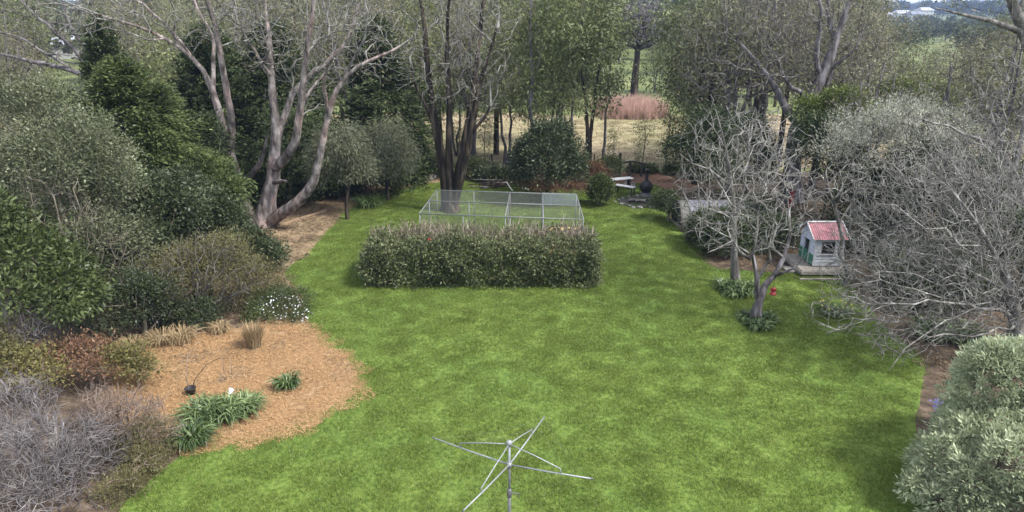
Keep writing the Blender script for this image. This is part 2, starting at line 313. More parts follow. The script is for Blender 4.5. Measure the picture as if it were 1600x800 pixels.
def grow(limbs, targets, bf=0.25, attach_from=0.0, seed=0, crinkle=0.10, seg=0.5, tip_r=0.006, expo=2.3, twigs=0, twig_len=0.4, droop=0.0, rscale=1.0, rmax=None):
    """limbs: list of polylines [(x,y,z,r),...]; targets (n,3). Joins every target to the growing tree by the shortest
    way (minimum spanning tree with a path-length cost), then bends and thickens the branches."""
    r = np.random.default_rng(seed)
    pos, par, spec, plen, can = [], [], [], [], []
    for li, lb in enumerate(limbs):
        lb = np.array(lb, float)
        # smooth resample
        out = [lb[0]]
        for a, b in zip(lb[:-1], lb[1:]):
            k = max(1, int(np.linalg.norm(b[:3]-a[:3])/seg))
            for j in range(1, k+1): out.append(a + (b-a)*j/k)
        out = np.array(out)
        if len(out) > 4:
            for _ in range(2): out[1:-1] = 0.25*out[:-2] + 0.5*out[1:-1] + 0.25*out[2:]
        out[1:-1, :3] += r.normal(size=(len(out)-2, 3))*crinkle*seg*(0.25 if out[0, 3] > .2 else 0.75)
        start = 0; p0 = -1
        if li > 0:
            A = np.array(pos); j = int(np.argmin(np.linalg.norm(A-out[0, :3], axis=1)))
            if np.linalg.norm(A[j]-out[0, :3]) < 0.9: p0 = j
        for k, q in enumerate(out):
            pos.append(q[:3]); par.append(p0); spec.append(q[3])
            plen.append(0 if p0 < 0 else plen[p0] + np.linalg.norm(q[:3]-pos[p0]))
            can.append(plen[-1] >= attach_from); p0 = len(pos)-1
    n0 = len(pos); T = np.asarray(targets, float); N = len(T)
    if N:
        A = np.array(pos); pl = np.array(plen); cn = np.array(can)
        cost = np.linalg.norm(T[:, None]-A[None], axis=2) + bf*pl[None] + np.where(cn, 0, 1e6)[None]
        bi = cost.argmin(1); bc = cost[np.arange(N), bi]; done = np.zeros(N, bool)
        for _ in range(N):
            i = int(np.argmin(np.where(done, 1e9, bc))); done[i] = True
            j = int(bi[i]); L = plen[j] + np.linalg.norm(T[i]-pos[j])
            pos.append(T[i]); par.append(j); spec.append(0); plen.append(L)
            c = np.linalg.norm(T-T[i], axis=1) + bf*L; b = (c < bc) & ~done
            bc[b] = c[b]; bi[b] = len(pos)-1
    # subdivide and bend the new edges
    P2 = list(pos[:n0]); par2 = list(par[:n0]); sp2 = list(spec[:n0]); m = {i: i for i in range(n0)}
    for i in range(n0, len(pos)):
        a, b = P2[m[par[i]]], pos[i]; d = b-a; L = np.linalg.norm(d); k = max(1, min(6, int(round(L/seg)))); pj = m[par[i]]
        bow = r.normal(size=3)*L*crinkle*0.8; bow[2] -= droop*L
        for s in range(1, k+1):
            t = s/k; q = a + d*t + bow*4*t*(1-t)*0.5
            if s < k: q = q + r.normal(size=3)*crinkle*L/k
            P2.append(q); par2.append(pj); sp2.append(0); pj = len(P2)-1
        m[i] = pj
    haschild = np.zeros(len(P2), bool); haschild[[p for p in par2 if p >= 0]] = True
    if twigs:
        tips = [i for i in range(n0, len(P2)) if not haschild[i]]; tips += [i for i in range(n0, len(P2)) if haschild[i] and r.random() < 0.35]
        for i in tips:
            d = nrm(P2[i]-P2[par2[i]])
            for _ in range(twigs):
                e = nrm(d*0.8 + r.normal(size=3)*0.75 + np.array([0, 0, 0.15])); pj = i; L = twig_len*r.uniform(0.5, 1.3)
                for s in range(2):
                    e = nrm(e + r.normal(size=3)*crinkle*2.2); P2.append(P2[pj] + e*L/2); par2.append(pj); sp2.append(0); pj = len(P2)-1
    P2 = np.array(P2); par2 = np.array(par2); sp2 = np.array(sp2); n = len(P2)
    acc = np.zeros(n); R = np.zeros(n)
    for i in range(n-1, -1, -1):
        R[i] = max(acc[i]**(1/expo) if acc[i] > 0 else 0, tip_r)
        if sp2[i] > 0: R[i] = sp2[i]
        elif rmax: R[i] = min(R[i], rmax)
        if par2[i] >= 0: acc[par2[i]] += min(R[i], 0.5)**expo
    tips = np.array([i for i in range(n0, n) if acc[i] == 0]) if N else np.array([n-1])
    return P2, par2, R*rscale, tips
def skin(P, par, R, split=None):
    """tubes along the branch chains; returns thick and thin (verts, quads)"""
    n = len(P); main = np.full(n, -1); best = np.zeros(n)
    for i in range(n):
        p = par[i]
        if p >= 0 and R[i] > best[p]: best[p] = R[i]; main[p] = i
    sets = {0: ([], [], 0), 1: ([], [], 0)}
    vs = {0: [], 1: []}; fs = {0: [], 1: []}; off = {0: 0, 1: 0}
    for i in range(n):
        p = par[i]
        if p >= 0 and main[p] == i: continue
        ch = [i]; 
        while main[ch[-1]] >= 0: ch.append(main[ch[-1]])
        pts = P[ch]; rr = R[ch].copy()
        if p >= 0: pts = np.vstack([P[p], pts]); rr = np.concatenate([[min(rr[0]*1.1, R[p])], rr])
        if len(pts) < 2: continue
        rr[-1] *= 0.5
        runs = [(0, len(pts), 1)]
        if split:
            k = int(np.argmax(rr < split)) if (rr < split).any() else len(pts)
            if k <= 1 and rr[min(1, len(rr)-1)] < split: runs = [(0, len(pts), 1)]
            elif k >= len(pts)-1: runs = [(0, len(pts), 0)]
            else: runs = [(0, k+1, 0), (k, len(pts), 1)]
        for a, b, key in runs:
            if b-a < 2: continue
            mx = rr[a:b].max(); ns = 10 if mx > 0.12 else 6 if mx > 0.04 else 4 if mx > 0.018 else 3
            V, Q, _ = tube_arrays(pts[a:b], rr[a:b], ns); vs[key].append(V); fs[key].append(Q+off[key]); off[key] += len(V)
    return [(np.concatenate(vs[k]), np.concatenate(fs[k])) if vs[k] else None for k in (0, 1)]
def wood(parent, P, par, R, thick, thin=None, split=None, names=('trunk', 'branches')):
    a = skin(P, par, R, split)
    for s, mt, nm in zip(a, (thick, thin or thick), names):
        if s is not None: obj(nm if split else names[0], mesh_np(nm, s[0], [s[1]], mt, smooth=True), parent)
def in_ells(ells, n, seed, inner=0.0, zmin=0.05):
    r = np.random.default_rng(seed); C = np.array([e[0] for e in ells]); R = np.array([e[1] for e in ells])
    vol = R.prod(1)**0.8; pick = r.choice(len(ells), n, p=vol/vol.sum())
    d = nrm(r.normal(size=(n, 3))); rad = (inner**3 + (1-inner**3)*r.random(n))**(1/3)
    P = C[pick] + d*R[pick]*rad[:, None]
    return P[P[:, 2] > zmin]
def E(px, py, Y, rx, ry=None, rz=None):
    return (at(px, py, Y), np.array([rx, ry or rx, rz or rx]))
def local(ells, base): return [(c-base, r) for c, r in ells]

def bush(name, label, cat, ells, leaf, n_clump=500, per=40, clump=0.16, ll=0.09, lw=0.05, shell=0.4, seed=1, amp=0.16,
         spread=0.9, twig=M_bk_twig, group=None, flat=0.8, ntw=160, hint=None, dirmix=None):
    C = np.array([e[0] for e in ells]); base = np.array([C[:, 0].mean(), C[:, 1].mean(), 0.0])
    t = thing(name, label, cat, base, group=group); le = local(ells, base); rl_ = np.random.default_rng(seed+77)
    if amp > .11:                                   # uneven outline: side lobes growing out of the main body
        for c, q in list(le):
            for _ in range(9):
                d = nrm(rl_.normal(size=3)); d[2] = abs(d[2])*.9 - .15; f = rl_.uniform(.2, .5); le.append((c + d*q*rl_.uniform(.7, 1.08), q*f*np.array([1, 1, rl_.uniform(.8, 1.3)])))
    cen, out = sample_bush(le, int(n_clump*1.35), shell, seed, amp=amp)
    sh = rl_.random(len(cen)) < .07; cen[sh] += out[sh]*rl_.uniform(.05, .3, sh.sum())[:, None]*(1.0 if clump > .08 else .25)
    if dirmix is not None: out = nrm(out*dirmix[0] + np.array(dirmix[1:]))
    Q, D = around(cen, out, per, clump, seed+5, flat); k = Q[:, 2] > 0.0
    leaves('foliage', Q[k], D[k], ll, lw, leaf, t, seed+9, spread, hint=hint, lenvar=.6)
    sub = cen[np.random.default_rng(seed).permutation(len(cen))[:ntw]]
    sub = sub*np.array([0.93, 0.93, 0.95])
    top = max(c[2]+r[2]*0.2 for c, r in le)
    P, par, R, tips = grow([[(0, 0, -0.05, 0.07), (0.05, 0.02, max(0.3, top*0.45), 0.05)]], sub, bf=0.4, seed=seed, crinkle=0.08, tip_r=0.008, rmax=0.05)
    wood(t, P, par, R, twig, names=('stems', 'stems'))
    return t

# ---------------------------------------------------------------- scatter of tiny growth (stuff) from one small clump
def scatter_group():
    ng = bpy.data.node_groups.new('scatter', 'GeometryNodeTree')
    ng.interface.new_socket('Geometry', in_out='INPUT', socket_type='NodeSocketGeometry')
    ng.interface.new_socket('Geometry', in_out='OUTPUT', socket_type='NodeSocketGeometry')
    N, L = ng.nodes, ng.links
    gi, go = N.new('NodeGroupInput'), N.new('NodeGroupOutput')
    def attr(nm):
        a = N.new('GeometryNodeInputNamedAttribute'); a.data_type = 'FLOAT'; a.inputs['Name'].default_value = nm; return a.outputs['Attribute']
    sep = N.new('GeometryNodeSeparateGeometry'); sep.domain = 'POINT'
    L.new(gi.outputs[0], sep.inputs['Geometry']); L.new(attr('spot'), sep.inputs['Selection'])
    ins = N.new('GeometryNodeInstanceOnPoints'); L.new(sep.outputs['Selection'], ins.inputs['Points']); L.new(sep.outputs['Inverted'], ins.inputs['Instance'])
    cr = N.new('ShaderNodeCombineXYZ'); L.new(attr('turn'), cr.inputs['Z']); L.new(cr.outputs[0], ins.inputs['Rotation'])
    cs = N.new('ShaderNodeCombineXYZ'); s = attr('size')
    for k in 'XYZ': L.new(s, cs.inputs[k])
    L.new(cs.outputs[0], ins.inputs['Scale']); L.new(ins.outputs[0], go.inputs[0])
    return ng
SCAT = scatter_group()
def scatter(name, V, F, pts, size, mat, label, cat, seed=0, parent=None):
    r = np.random.default_rng(seed); n = len(pts)
    me = mesh_np(name, np.vstack([V, pts]), [F], mat)
    for nm, val in (('spot', np.concatenate([np.zeros(len(V)), np.ones(n)])), ('turn', np.concatenate([np.zeros(len(V)), r.uniform(0, 6.28, n)])),
                    ('size', np.concatenate([np.ones(len(V)), np.broadcast_to(size, n)]))):
        a = me.attributes.new(nm, 'FLOAT', 'POINT'); a.data.foreach_set('value', val.astype(np.float32))
    o = obj(name, me, parent); tag(o, label if not parent else None, cat if not parent else None, kind='stuff')
    md = o.modifiers.new('scatter', 'NODES'); md.node_group = SCAT
    return o
def blade_clump(n, rad, h, w, lean, seed, tri=True):
    r = np.random.default_rng(seed); a = r.uniform(0, 6.28, n); q = rad*np.sqrt(r.random(n)); b = r.uniform(0, 6.28, n)
    P = np.stack([q*np.cos(a), q*np.sin(a), np.zeros(n)-0.01], 1); S = np.stack([np.cos(b), np.sin(b), np.zeros(n)], 1)
    hh = h*r.uniform(0.5, 1.3, n); c = r.uniform(0, 6.28, n); le = lean*hh*r.random(n)*1.6
    T = P + np.stack([le*np.cos(c), le*np.sin(c), hh], 1); ww = (w*r.uniform(0.6, 1.3, n))[:, None]
    V = np.stack([P-S*ww/2, P+S*ww/2, T], 1).reshape(-1, 3)
    return V, np.arange(3*n).reshape(-1, 3)
def chip_clump(n, rad, l, w, seed):
    r = np.random.default_rng(seed); a = r.uniform(0, 6.28, n); q = rad*np.sqrt(r.random(n)); b = r.uniform(0, 6.28, n); t = r.normal(0, .25, n)
    P = np.stack([q*np.cos(a), q*np.sin(a), 0.012+0.02*r.random(n)], 1); D = np.stack([np.cos(b)*np.cos(t), np.sin(b)*np.cos(t), np.sin(t)], 1)
    S = np.stack([-np.sin(b), np.cos(b), r.normal(0, .3, n)], 1); L = (l*r.uniform(.4, 1.5, n))[:, None]; W = (w*r.uniform(.6, 1.4, n))[:, None]
    V = np.stack([P-D*L/2-S*W/2, P+D*L/2-S*W/2, P+D*L/2+S*W/2, P-D*L/2+S*W/2], 1).reshape(-1, 3)
    return V, np.arange(4*n).reshape(-1, 4)
def inside(poly, P):
    x, y = P[:, 0], P[:, 1]; c = np.zeros(len(P), bool); n = len(poly)
    for i in range(n):
        (x1, y1), (x2, y2) = poly[i][:2], poly[(i+1) % n][:2]
        k = ((y1 > y) != (y2 > y)) & (x < (x2-x1)*(y-y1)/((y2-y1) if y2 != y1 else 1e-9) + x1); c ^= k
    return c
def wobble(poly, amp, seed, step=0.35):
    r = np.random.default_rng(seed); out = []
    for a, b in zip(poly, np.roll(poly, -1, 0)):
        k = max(1, min(40, int(np.linalg.norm(b-a)/step)))
        for j in range(k): out.append(a + (b-a)*j/k)
    out = np.array(out)
    for _ in range(3): out = 0.25*np.roll(out, 1, 0) + 0.5*out + 0.25*np.roll(out, -1, 0)
    w = r.normal(size=(len(out), 2)); w = (w + np.roll(w, 1, 0) + np.roll(w, -1, 0))/2
    out[:, :2] += w*amp
    return out
def sheet(name, poly, z, mat, thick=0):
    V = [(float(p[0]), float(p[1]), z) for p in poly]
    area = sum(a[0]*b[1]-b[0]*a[1] for a, b in zip(V, V[1:]+V[:1]))
    if area < 0: V = V[::-1]
    me = bpy.data.meshes.new(name); me.from_pydata(V, [], [tuple(range(len(V)))]); me.update(); me.materials.append(mat)
    return tag(obj(name, me), kind='structure')
def fill(poly, density, seed, margin=0.0):
    lo, hi = poly[:, :2].min(0), poly[:, :2].max(0); n = int((hi-lo).prod()*density); r = np.random.default_rng(seed)
    P = np.column_stack([r.uniform(lo[0], hi[0], n), r.uniform(lo[1], hi[1], n), np.zeros(n)])
    return P[inside(poly, P)]

# ---------------------------------------------------------------- the setting: land, garden soil, lawn, beds, paddock
def land_z(x, y):
    d = np.hypot(x, y)
    return np.clip((d-250)/900, 0, 1)**1.5*9 + np.clip((d-110)/300, 0, 1)*1.2*np.sin(x*0.011+1.3)*np.cos(y*0.009)
xs = np.concatenate([-np.geomspace(4000, 60, 40), np.linspace(-55, 55, 12), np.geomspace(60, 4000, 40)])
ys = np.concatenate([[-400, -150, -40], np.linspace(0, 100, 12), np.geomspace(112, 5000, 60)])
X, Yg = np.meshgrid(xs, ys); Z = land_z(X, Yg)
V = np.stack([X, Yg, Z], -1).reshape(-1, 3); nx = len(xs); i, j = np.meshgrid(np.arange(len(ys)-1), np.arange(nx-1), indexing='ij')
b = (i*nx+j).ravel(); ground = obj('ground', mesh_np('ground', V, [np.stack([b, b+1, b+nx+1, b+nx], 1)], M_pasture, smooth=True)); tag(ground, kind='structure')

def px_poly(pts): return np.array([G(x, y) for x, y in pts])
soil_poly = np.array([(-34, 4, 0), (34, 4, 0), (36, 39.5, 0), (14, 40.6, 0), (-10, 40.4, 0), (-36, 41, 0)], float)
sheet('garden_soil', wobble(soil_poly, 0.25, 3, 1.0), 0.004, M_soil)
lawn_px = [(150,840),(185,795),(215,758),(245,727),(280,703),(340,689),(400,683),(470,663),(520,640),(552,612),(562,587),(550,562),(520,544),(484,526),(482,500),(477,478),
           (462,455),(444,430),(456,410),(482,395),(506,370),(522,346),(545,326),(580,317),(606,303),(640,293),(680,285),(715,283),(760,281),(800,286),(850,296),(900,296),(935,290),
           (975,287),(1015,285),(1034,292),(1028,318),(1048,345),(1076,370),(1094,388),(1102,415),(1140,425),(1230,425),(1330,432),(1345,470),(1390,515),(1420,548),(1450,572),(1448,610),(1425,650),(1425,700),(1440,760),(1460,840)]
lawn_poly = wobble(px_poly(lawn_px), 0.07, 11); sheet('lawn', lawn_poly, 0.012, M_lawn)
mulch_px = [(175,585),(215,548),(260,530),(330,520),(400,508),(490,505),(500,528),(530,542),(560,560),(574,588),(562,618),(528,648),(474,672),(400,692),(330,697),(270,715),(215,690),(170,640)]
mulch_poly = wobble(px_poly(mulch_px), 0.06, 12); sheet('garden_bed', mulch_poly, 0.008, M_mulch)
lit_px = [(400,470),(425,430),(420,390),(400,360),(430,335),(480,312),(540,300),(620,285),(700,272),(770,276),(800,290),(700,292),(615,305),(560,330),(520,365),(490,400),(460,415),(470,450),(488,482),(486,512),(440,512)]
litter_poly = wobble(px_poly(lit_px), 0.08, 13); sheet('leaf_litter', litter_poly, 0.0085, M_litter)
redm_px = [(905,292),(912,272),(945,268),(1000,269),(1070,272),(1100,285),(1085,300),(1040,296),(1015,287),(975,289),(935,292)]
sheet('mulched_border', wobble(px_poly(redm_px), 0.1, 14), 0.0095, M_redmulch)
pad_poly = np.array([(-60, 41.2, 0), (60, 41.2, 0), (75, 68, 0), (30, 66, 0), (12, 64, 0), (-5, 67, 0), (-30, 64, 0), (-70, 66, 0)], float)
pad_poly = wobble(pad_poly, 0.5, 15, 2.0); sheet('paddock', pad_poly, 0.006, M_paddock)

# grass on the lawn, straw on the bed, litter, paddock grass
def edge_fade(P, poly, w, seed):                         # thins out towards the edge
    q = poly[:, :2]; d = np.full(len(P), 9.0)
    for k in range(0, len(q)): d = np.minimum(d, np.hypot(P[:, 0]-q[k, 0], P[:, 1]-q[k, 1]))
    return d
gp = fill(lawn_poly, 30, 21); r = np.random.default_rng(5)
gp = gp[(gp[:, 1] < 45)]; d = edge_fade(gp, lawn_poly, 0.5, 1)
gp = gp[r.random(len(gp)) < np.clip(0.35 + d/0.5, 0, 1)]; gp[:, :2] += r.normal(0, .13, (len(gp), 2)); gp[:, 2] = 0.012
Vb, Fb = blade_clump(110, 0.22, 0.055, 0.012, 0.9, 31)
scatter('grass', Vb, Fb, gp, np.random.default_rng(2).uniform(0.7, 1.3, len(gp)), M_grass, 'short green grass covering the whole lawn', 'grass', 41)
mp_ = fill(mulch_poly, 26, 22); mp_[:, 2] = 0.010
mp_[:, :2] += r.normal(0, .12, (len(mp_), 2))
Vc, Fc = chip_clump(130, 0.24, 0.05, 0.007, 32)
scatter('mulch_straw', Vc, Fc, mp_, np.random.default_rng(3).uniform(0.8, 1.3, len(mp_)), M_mulchchip, 'tan straw mulch strewn over the curved garden bed', 'mulch', 42)
lp_ = np.vstack([fill(litter_poly, 2.5, 23), fill(soil_poly[:, :], 1.2, 24)]); lp_ = lp_[~inside(lawn_poly, lp_) & (lp_[:, 1] > 15.5)]; lp_[:, 2] = 0.010
Vc, Fc = chip_clump(70, 0.35, 0.065, 0.02, 33)
scatter('litter', Vc, Fc, lp_, np.random.default_rng(4).uniform(0.8, 1.3, len(lp_)), M_litterchip, 'fallen leaves and bark bits lying under the trees', 'leaf litter', 43)
pp_ = fill(pad_poly, 1.6, 25); pp_ = pp_[np.abs(pp_[:, 0]) < pp_[:, 1]*0.85]
Vb, Fb = blade_clump(45, 0.5, 0.16, 0.035, 0.9, 34)
scatter('paddock_grass', Vb, Fb, pp_, np.random.default_rng(6).uniform(0.5, 1.2, len(pp_)), M_drygrass, 'dry straw coloured grass of the paddock beyond the fence', 'grass', 44)
rp_ = np.column_stack([RNG.uniform(7.8, 14.2, 1500), RNG.uniform(62, 70, 1500), np.zeros(1500)])
rp_ = rp_[np.hypot((rp_[:, 0]-10.8)/2.8, (rp_[:, 1]-65.5)/3.6) < 1+0.28*RNG.normal(size=len(rp_))]
Vb, Fb = blade_clump(26, 0.22, 1.2, 0.05, 0.3, 35)
scatter('reeds', Vb, Fb, rp_, RNG.uniform(0.45, 1.25, len(rp_)), M_reed, 'patch of pinkish dry reeds standing beyond the paddock', 'reeds', 45)

# ---------------------------------------------------------------- large bare and gum trees in the garden
def LB(Y0, pts, base):
    return [(*(at(x, y, Y0+dy)-base), rr) for x, y, dy, rr in pts]
def big_tree(name, label, base, limbs_px, Y0, ells, ntargets, thick, thin, split=0.05, bf=0.3, attach=3.0, seed=1, twigs=2, twig_len=0.5,
             crinkle=0.12, tip_r=0.007, leafm=None, per=12, ll=0.14, lw=0.04, leafrad=0.25, seg=0.45, inner=0.0, zmin=0.05, rmax=0.09, group=None, expo=2.3):
    t = thing(name, label, 'tree', base, group=group)
    limbs = [LB(Y0, l_, base) for l_ in limbs_px]; limbs[0][0] = (0, 0, -0.1, limbs[0][0][3]*1.45)
    T = in_ells(local(ells, base), ntargets, seed, inner, zmin) if ntargets else np.zeros((0, 3))
    P, par, R, tips = grow(limbs, T, bf=bf, attach_from=attach, seed=seed, crinkle=crinkle, seg=seg, tip_r=tip_r, twigs=twigs, twig_len=twig_len, rmax=rmax, expo=expo)
    wood(t, P, par, R, thick, thin, split)
    if leafm is not None:
        C = P[tips]; D = nrm(C-P[par[tips]]) + np.array([0, 0, -0.5])
        Q, DD = around(C, nrm(D), per, leafrad, seed+3)
        leaves('foliage', Q, DD, ll, lw, leafm, t, seed+4)
    return t

b1 = G(412, 352)
big_tree('gum_tree', 'large many-limbed pink-grey gum tree with a low right limb beside the dirt strip', b1, [
    [(412,352,0,0.462),(414,330,0,0.353),(424,295,0,0.311),(428,262,0,0.286),(432,200,.3,0.202),(425,140,.6,0.160),(422,70,.8,0.118),(414,15,1,0.084),(408,-60,1.2,0.050)],
    [(428,262,0,0.252),(446,248,-.5,0.202),(463,225,-.8,0.185),(470,165,-1,0.143),(478,90,-1.2,0.118),(490,10,-1.5,0.084),(496,-60,-1.7,0.050)],
    [(434,215,.3,0.168),(444,170,.5,0.143),(456,140,.6,0.134),(492,112,.8,0.109),(536,78,1,0.084),(552,35,1.2,0.067),(572,-30,1.3,0.042)],
    [(416,350,-.1,0.302),(440,334,-.6,0.252),(468,314,-1,0.227),(487,300,-1.2,0.210),(492,280,-1.3,0.185),(500,240,-1.5,0.143),(512,180,-1.8,0.118),(524,140,-2,0.101),(540,112,-2,0.084),(575,96,-2,0.067),(612,82,-2,0.050),(645,58,-2,0.034)],
    [(512,176,-1.8,0.084),(505,140,-2.2,0.067),(503,115,-2.6,0.050),(516,95,-2.8,0.042)],
    [(424,285,0,0.118),(440,282,-.7,0.092),(449,283,-1,0.084)],
    [(470,170,-1,0.084),(480,150,-.4,0.067),(520,100,.5,0.042)],
    [(425,120,.6,0.076),(400,80,.2,0.059),(375,50,0,0.042),(365,10,0,0.034)],
    [(540,112,-2,0.059),(560,80,-2.4,0.042),(575,40,-2.6,0.034),(570,0,-2.8,0.025)],
  ], b1[1], [E(470,20,30,3.6,3,2.2), E(560,60,29.5,2.6,2,1.8), E(400,30,30,2.2,2,2), E(470,120,30,2.2,2,1.5)], 640, M_bk_gum, M_bk_pale, split=.045,
  attach=5.5, seed=3, twigs=2, twig_len=.6, leafm=M_lf_khaki, per=3, ll=.16, lw=.035, bf=.25)
b2 = at(381,325,31.5); b2[2] = 0
big_tree('gum_tree', 'leaning pink-grey gum with two stems behind the dark shrubs, left of the many-limbed gum', b2, [
    [(381,345,0,0.353),(376,300,0,0.277),(366,265,0,0.244),(356,232,0,0.227),(348,195,0,0.185),(338,160,.2,0.160),(332,135,.3,0.143),(322,108,.3,0.109),(296,84,.2,0.092),(262,60,0,0.076),(215,40,-.3,0.059),(150,22,-.6,0.042),(85,-4,-1,0.029)],
    [(358,238,0,0.202),(364,205,-.4,0.168),(360,170,-.6,0.151),(350,120,-.8,0.134),(343,70,-1,0.118),(336,35,-1.2,0.101),(318,-10,-1.3,0.084),(310,-60,-1.4,0.050)],
    [(338,160,.2,0.118),(330,125,.8,0.101),(336,90,1.2,0.092),(330,55,1.4,0.076),(308,20,1.6,0.059),(290,-40,1.7,0.042)],
    [(372,290,0,0.168),(390,272,-.5,0.143),(410,262,-.7,0.118),(417,235,-.8,0.101),(419,205,-.9,0.050)],
    [(296,84,.2,0.067),(270,50,.4,0.059),(240,18,.6,0.050),(190,-12,.7,0.038)],
    [(262,60,0,0.050),(230,62,-.5,0.042),(200,52,-.8,0.034),(172,45,-1,0.025)],
  ], b2[1], [E(320,10,31,3,2.2,1.8), E(220,30,31,3,1.6,1.4), E(130,10,30.5,2.6,1.5,1.2)], 420, M_bk_gum, M_bk_pale, split=.045,
  attach=6, seed=4, twigs=2, twig_len=.6, leafm=M_lf_khaki, per=3, ll=.16, lw=.035, bf=.25)
b3 = at(190,150,35); b3[2] = 0
big_tree('gum_tree', 'pale bare-limbed tree reaching left out of the cypresses', b3, [
    [(192,320,0,.30),(190,200,0,.25),(182,150,0,.21),(166,136,-.3,.18),(146,126,-.5,.15),(110,106,-.8,.12),(70,100,-1,.10),(30,92,-1.2,.08),(-20,80,-1.4,.05)],
    [(148,127,-.5,.12),(134,100,-.5,.10),(118,78,-.5,.085),(92,55,-.6,.07),(60,25,-.7,.05),(20,-10,-.8,.03)],
    [(182,160,0,.13),(168,100,.6,.11),(145,84,.8,.10),(122,62,.8,.08),(104,40,.9,.06),(96,0,1,.045)],
    [(110,106,-.8,.06),(70,84,-1.4,.05),(40,60,-1.7,.04),(0,50,-2,.03)],
  ], 35, [E(80,60,34,3.4,1.8,2.0), E(20,100,33.5,2.2,1.4,1.6), E(110,10,35,2.8,1.5,1.5)], 420, M_bk_plum, M_bk_grey, split=.04, attach=8.5, seed=5, twigs=2, twig_len=.6, bf=.25)
b4 = G(704, 330)
big_tree('multi_stem_tree', 'dark-stemmed bare tree forking from the ground behind the netted cage', b4, [
    [(702,330,0,.36),(699,300,0,.28),(690,255,0,.22),(682,200,0,.19),(675,160,0,.16),(668,110,0,.13),(664,50,0,.10),(655,-20,0,.06)],
    [(703,325,0,.28),(703,280,-.3,.20),(701,220,-.4,.16),(703,160,-.4,.13),(698,90,-.5,.10),(702,0,-.6,.06)],
    [(708,325,0,.30),(714,285,.2,.23),(724,235,.4,.18),(733,180,.5,.15),(742,120,.7,.13),(750,60,.8,.10),(757,-30,1,.07)],
    [(706,322,0,.28),(722,270,-.5,.20),(734,215,-.8,.16),(740,170,-1,.13),(752,120,-1.2,.09),(770,70,-1.3,.06),(780,20,-1.4,.04)],
    [(682,200,0,.10),(668,170,-.3,.08),(650,140,-.5,.06),(640,90,-.6,.045)],
    [(734,215,-.8,.08),(760,180,-1,.06),(772,150,-1.2,.05),(765,128,-1.3,.04)],
  ], b4[1], [E(700,60,31.5,2.6,2.2,2.6), E(740,120,31.5,2.0,2,2.2), E(660,110,31,1.6,1.5,1.8), E(720,0,31.5,3,2.5,1.8)], 560, M_bk_dark, M_bk_pale, split=.055,
  attach=4.2, seed=6, twigs=2, twig_len=.5, bf=.3, leafm=M_lf_khaki, per=2, ll=.15, lw=.03)
b5 = G(1150, 445)
big_tree('bare_tree', 'tall slim silver-barked bare tree ringed by strap plants, left of the bird feeder', b5, [
    [(1150,445,0,.14),(1148,400,0,.115),(1146,340,0,.10),(1143,290,0,.085),(1137,240,0,.05),(1128,200,0,.028),(1118,170,0,.012)],
    [(1147,370,0,.07),(1160,320,.6,.055),(1168,260,1,.042),(1180,200,1.3,.025),(1190,160,1.5,.01)],
    [(1146,345,0,.05),(1120,330,-.5,.035),(1085,318,-1,.022),(1050,326,-1.5,.009)],
    [(1143,290,0,.05),(1110,260,-.3,.035),(1080,245,-.5,.02),(1062,240,-.6,.009)],
  ], b5[1], [E(1140,260,22.8,2.0,1.9,2.0), E(1100,310,22,1.3,1.3,.9), E(1190,250,23.5,1.5,1.5,2.0), E(1150,210,23,1.6,1.5,1.1)], 560, M_bk_grey, M_bk_pale, split=.045,
  attach=2.0, seed=7, twigs=2, twig_len=.5, crinkle=.2, bf=.3, tip_r=.0068, rmax=.035, expo=2.9)
b6 = G(1183, 500)
big_tree('bare_tree', 'crooked low-forking bare tree in a ring of strap plants, red feeder beside it', b6, [
    [(1183,500,0,.15),(1182,480,0,.12),(1183,462,0,.115),(1196,452,.1,.10),(1208,430,.3,.085),(1228,405,.5,.07),(1240,375,.7,.045),(1238,330,.9,.028),(1228,290,1.1,.01)],
    [(1183,465,0,.09),(1181,430,-.1,.08),(1170,400,-.2,.05),(1178,360,-.2,.032),(1190,310,-.3,.01)],
    [(1182,440,0,.05),(1196,400,-.4,.035),(1206,360,-.6,.022),(1212,320,-.8,.009)],
    [(1172,405,-.2,.05),(1150,375,-.6,.03),(1128,372,-1,.02),(1105,395,-1.3,.009)],
    [(1208,432,.3,.06),(1240,412,0,.035),(1262,395,-.2,.01)],
  ], b6[1], [E(1185,330,19.8,1.6,1.6,1.5), E(1130,350,19.3,1.1,1,.8), E(1225,320,20.4,1.2,1.2,1.5), E(1180,260,20,1.5,1.4,1.1)], 420, M_bk_plum, M_bk_pale, split=.05,
  attach=1.4, seed=8, twigs=2, twig_len=.42, crinkle=.26, bf=.3, tip_r=.0065, rmax=.03, expo=2.9)
b7 = at(1240,275,34); b7[2] = 0
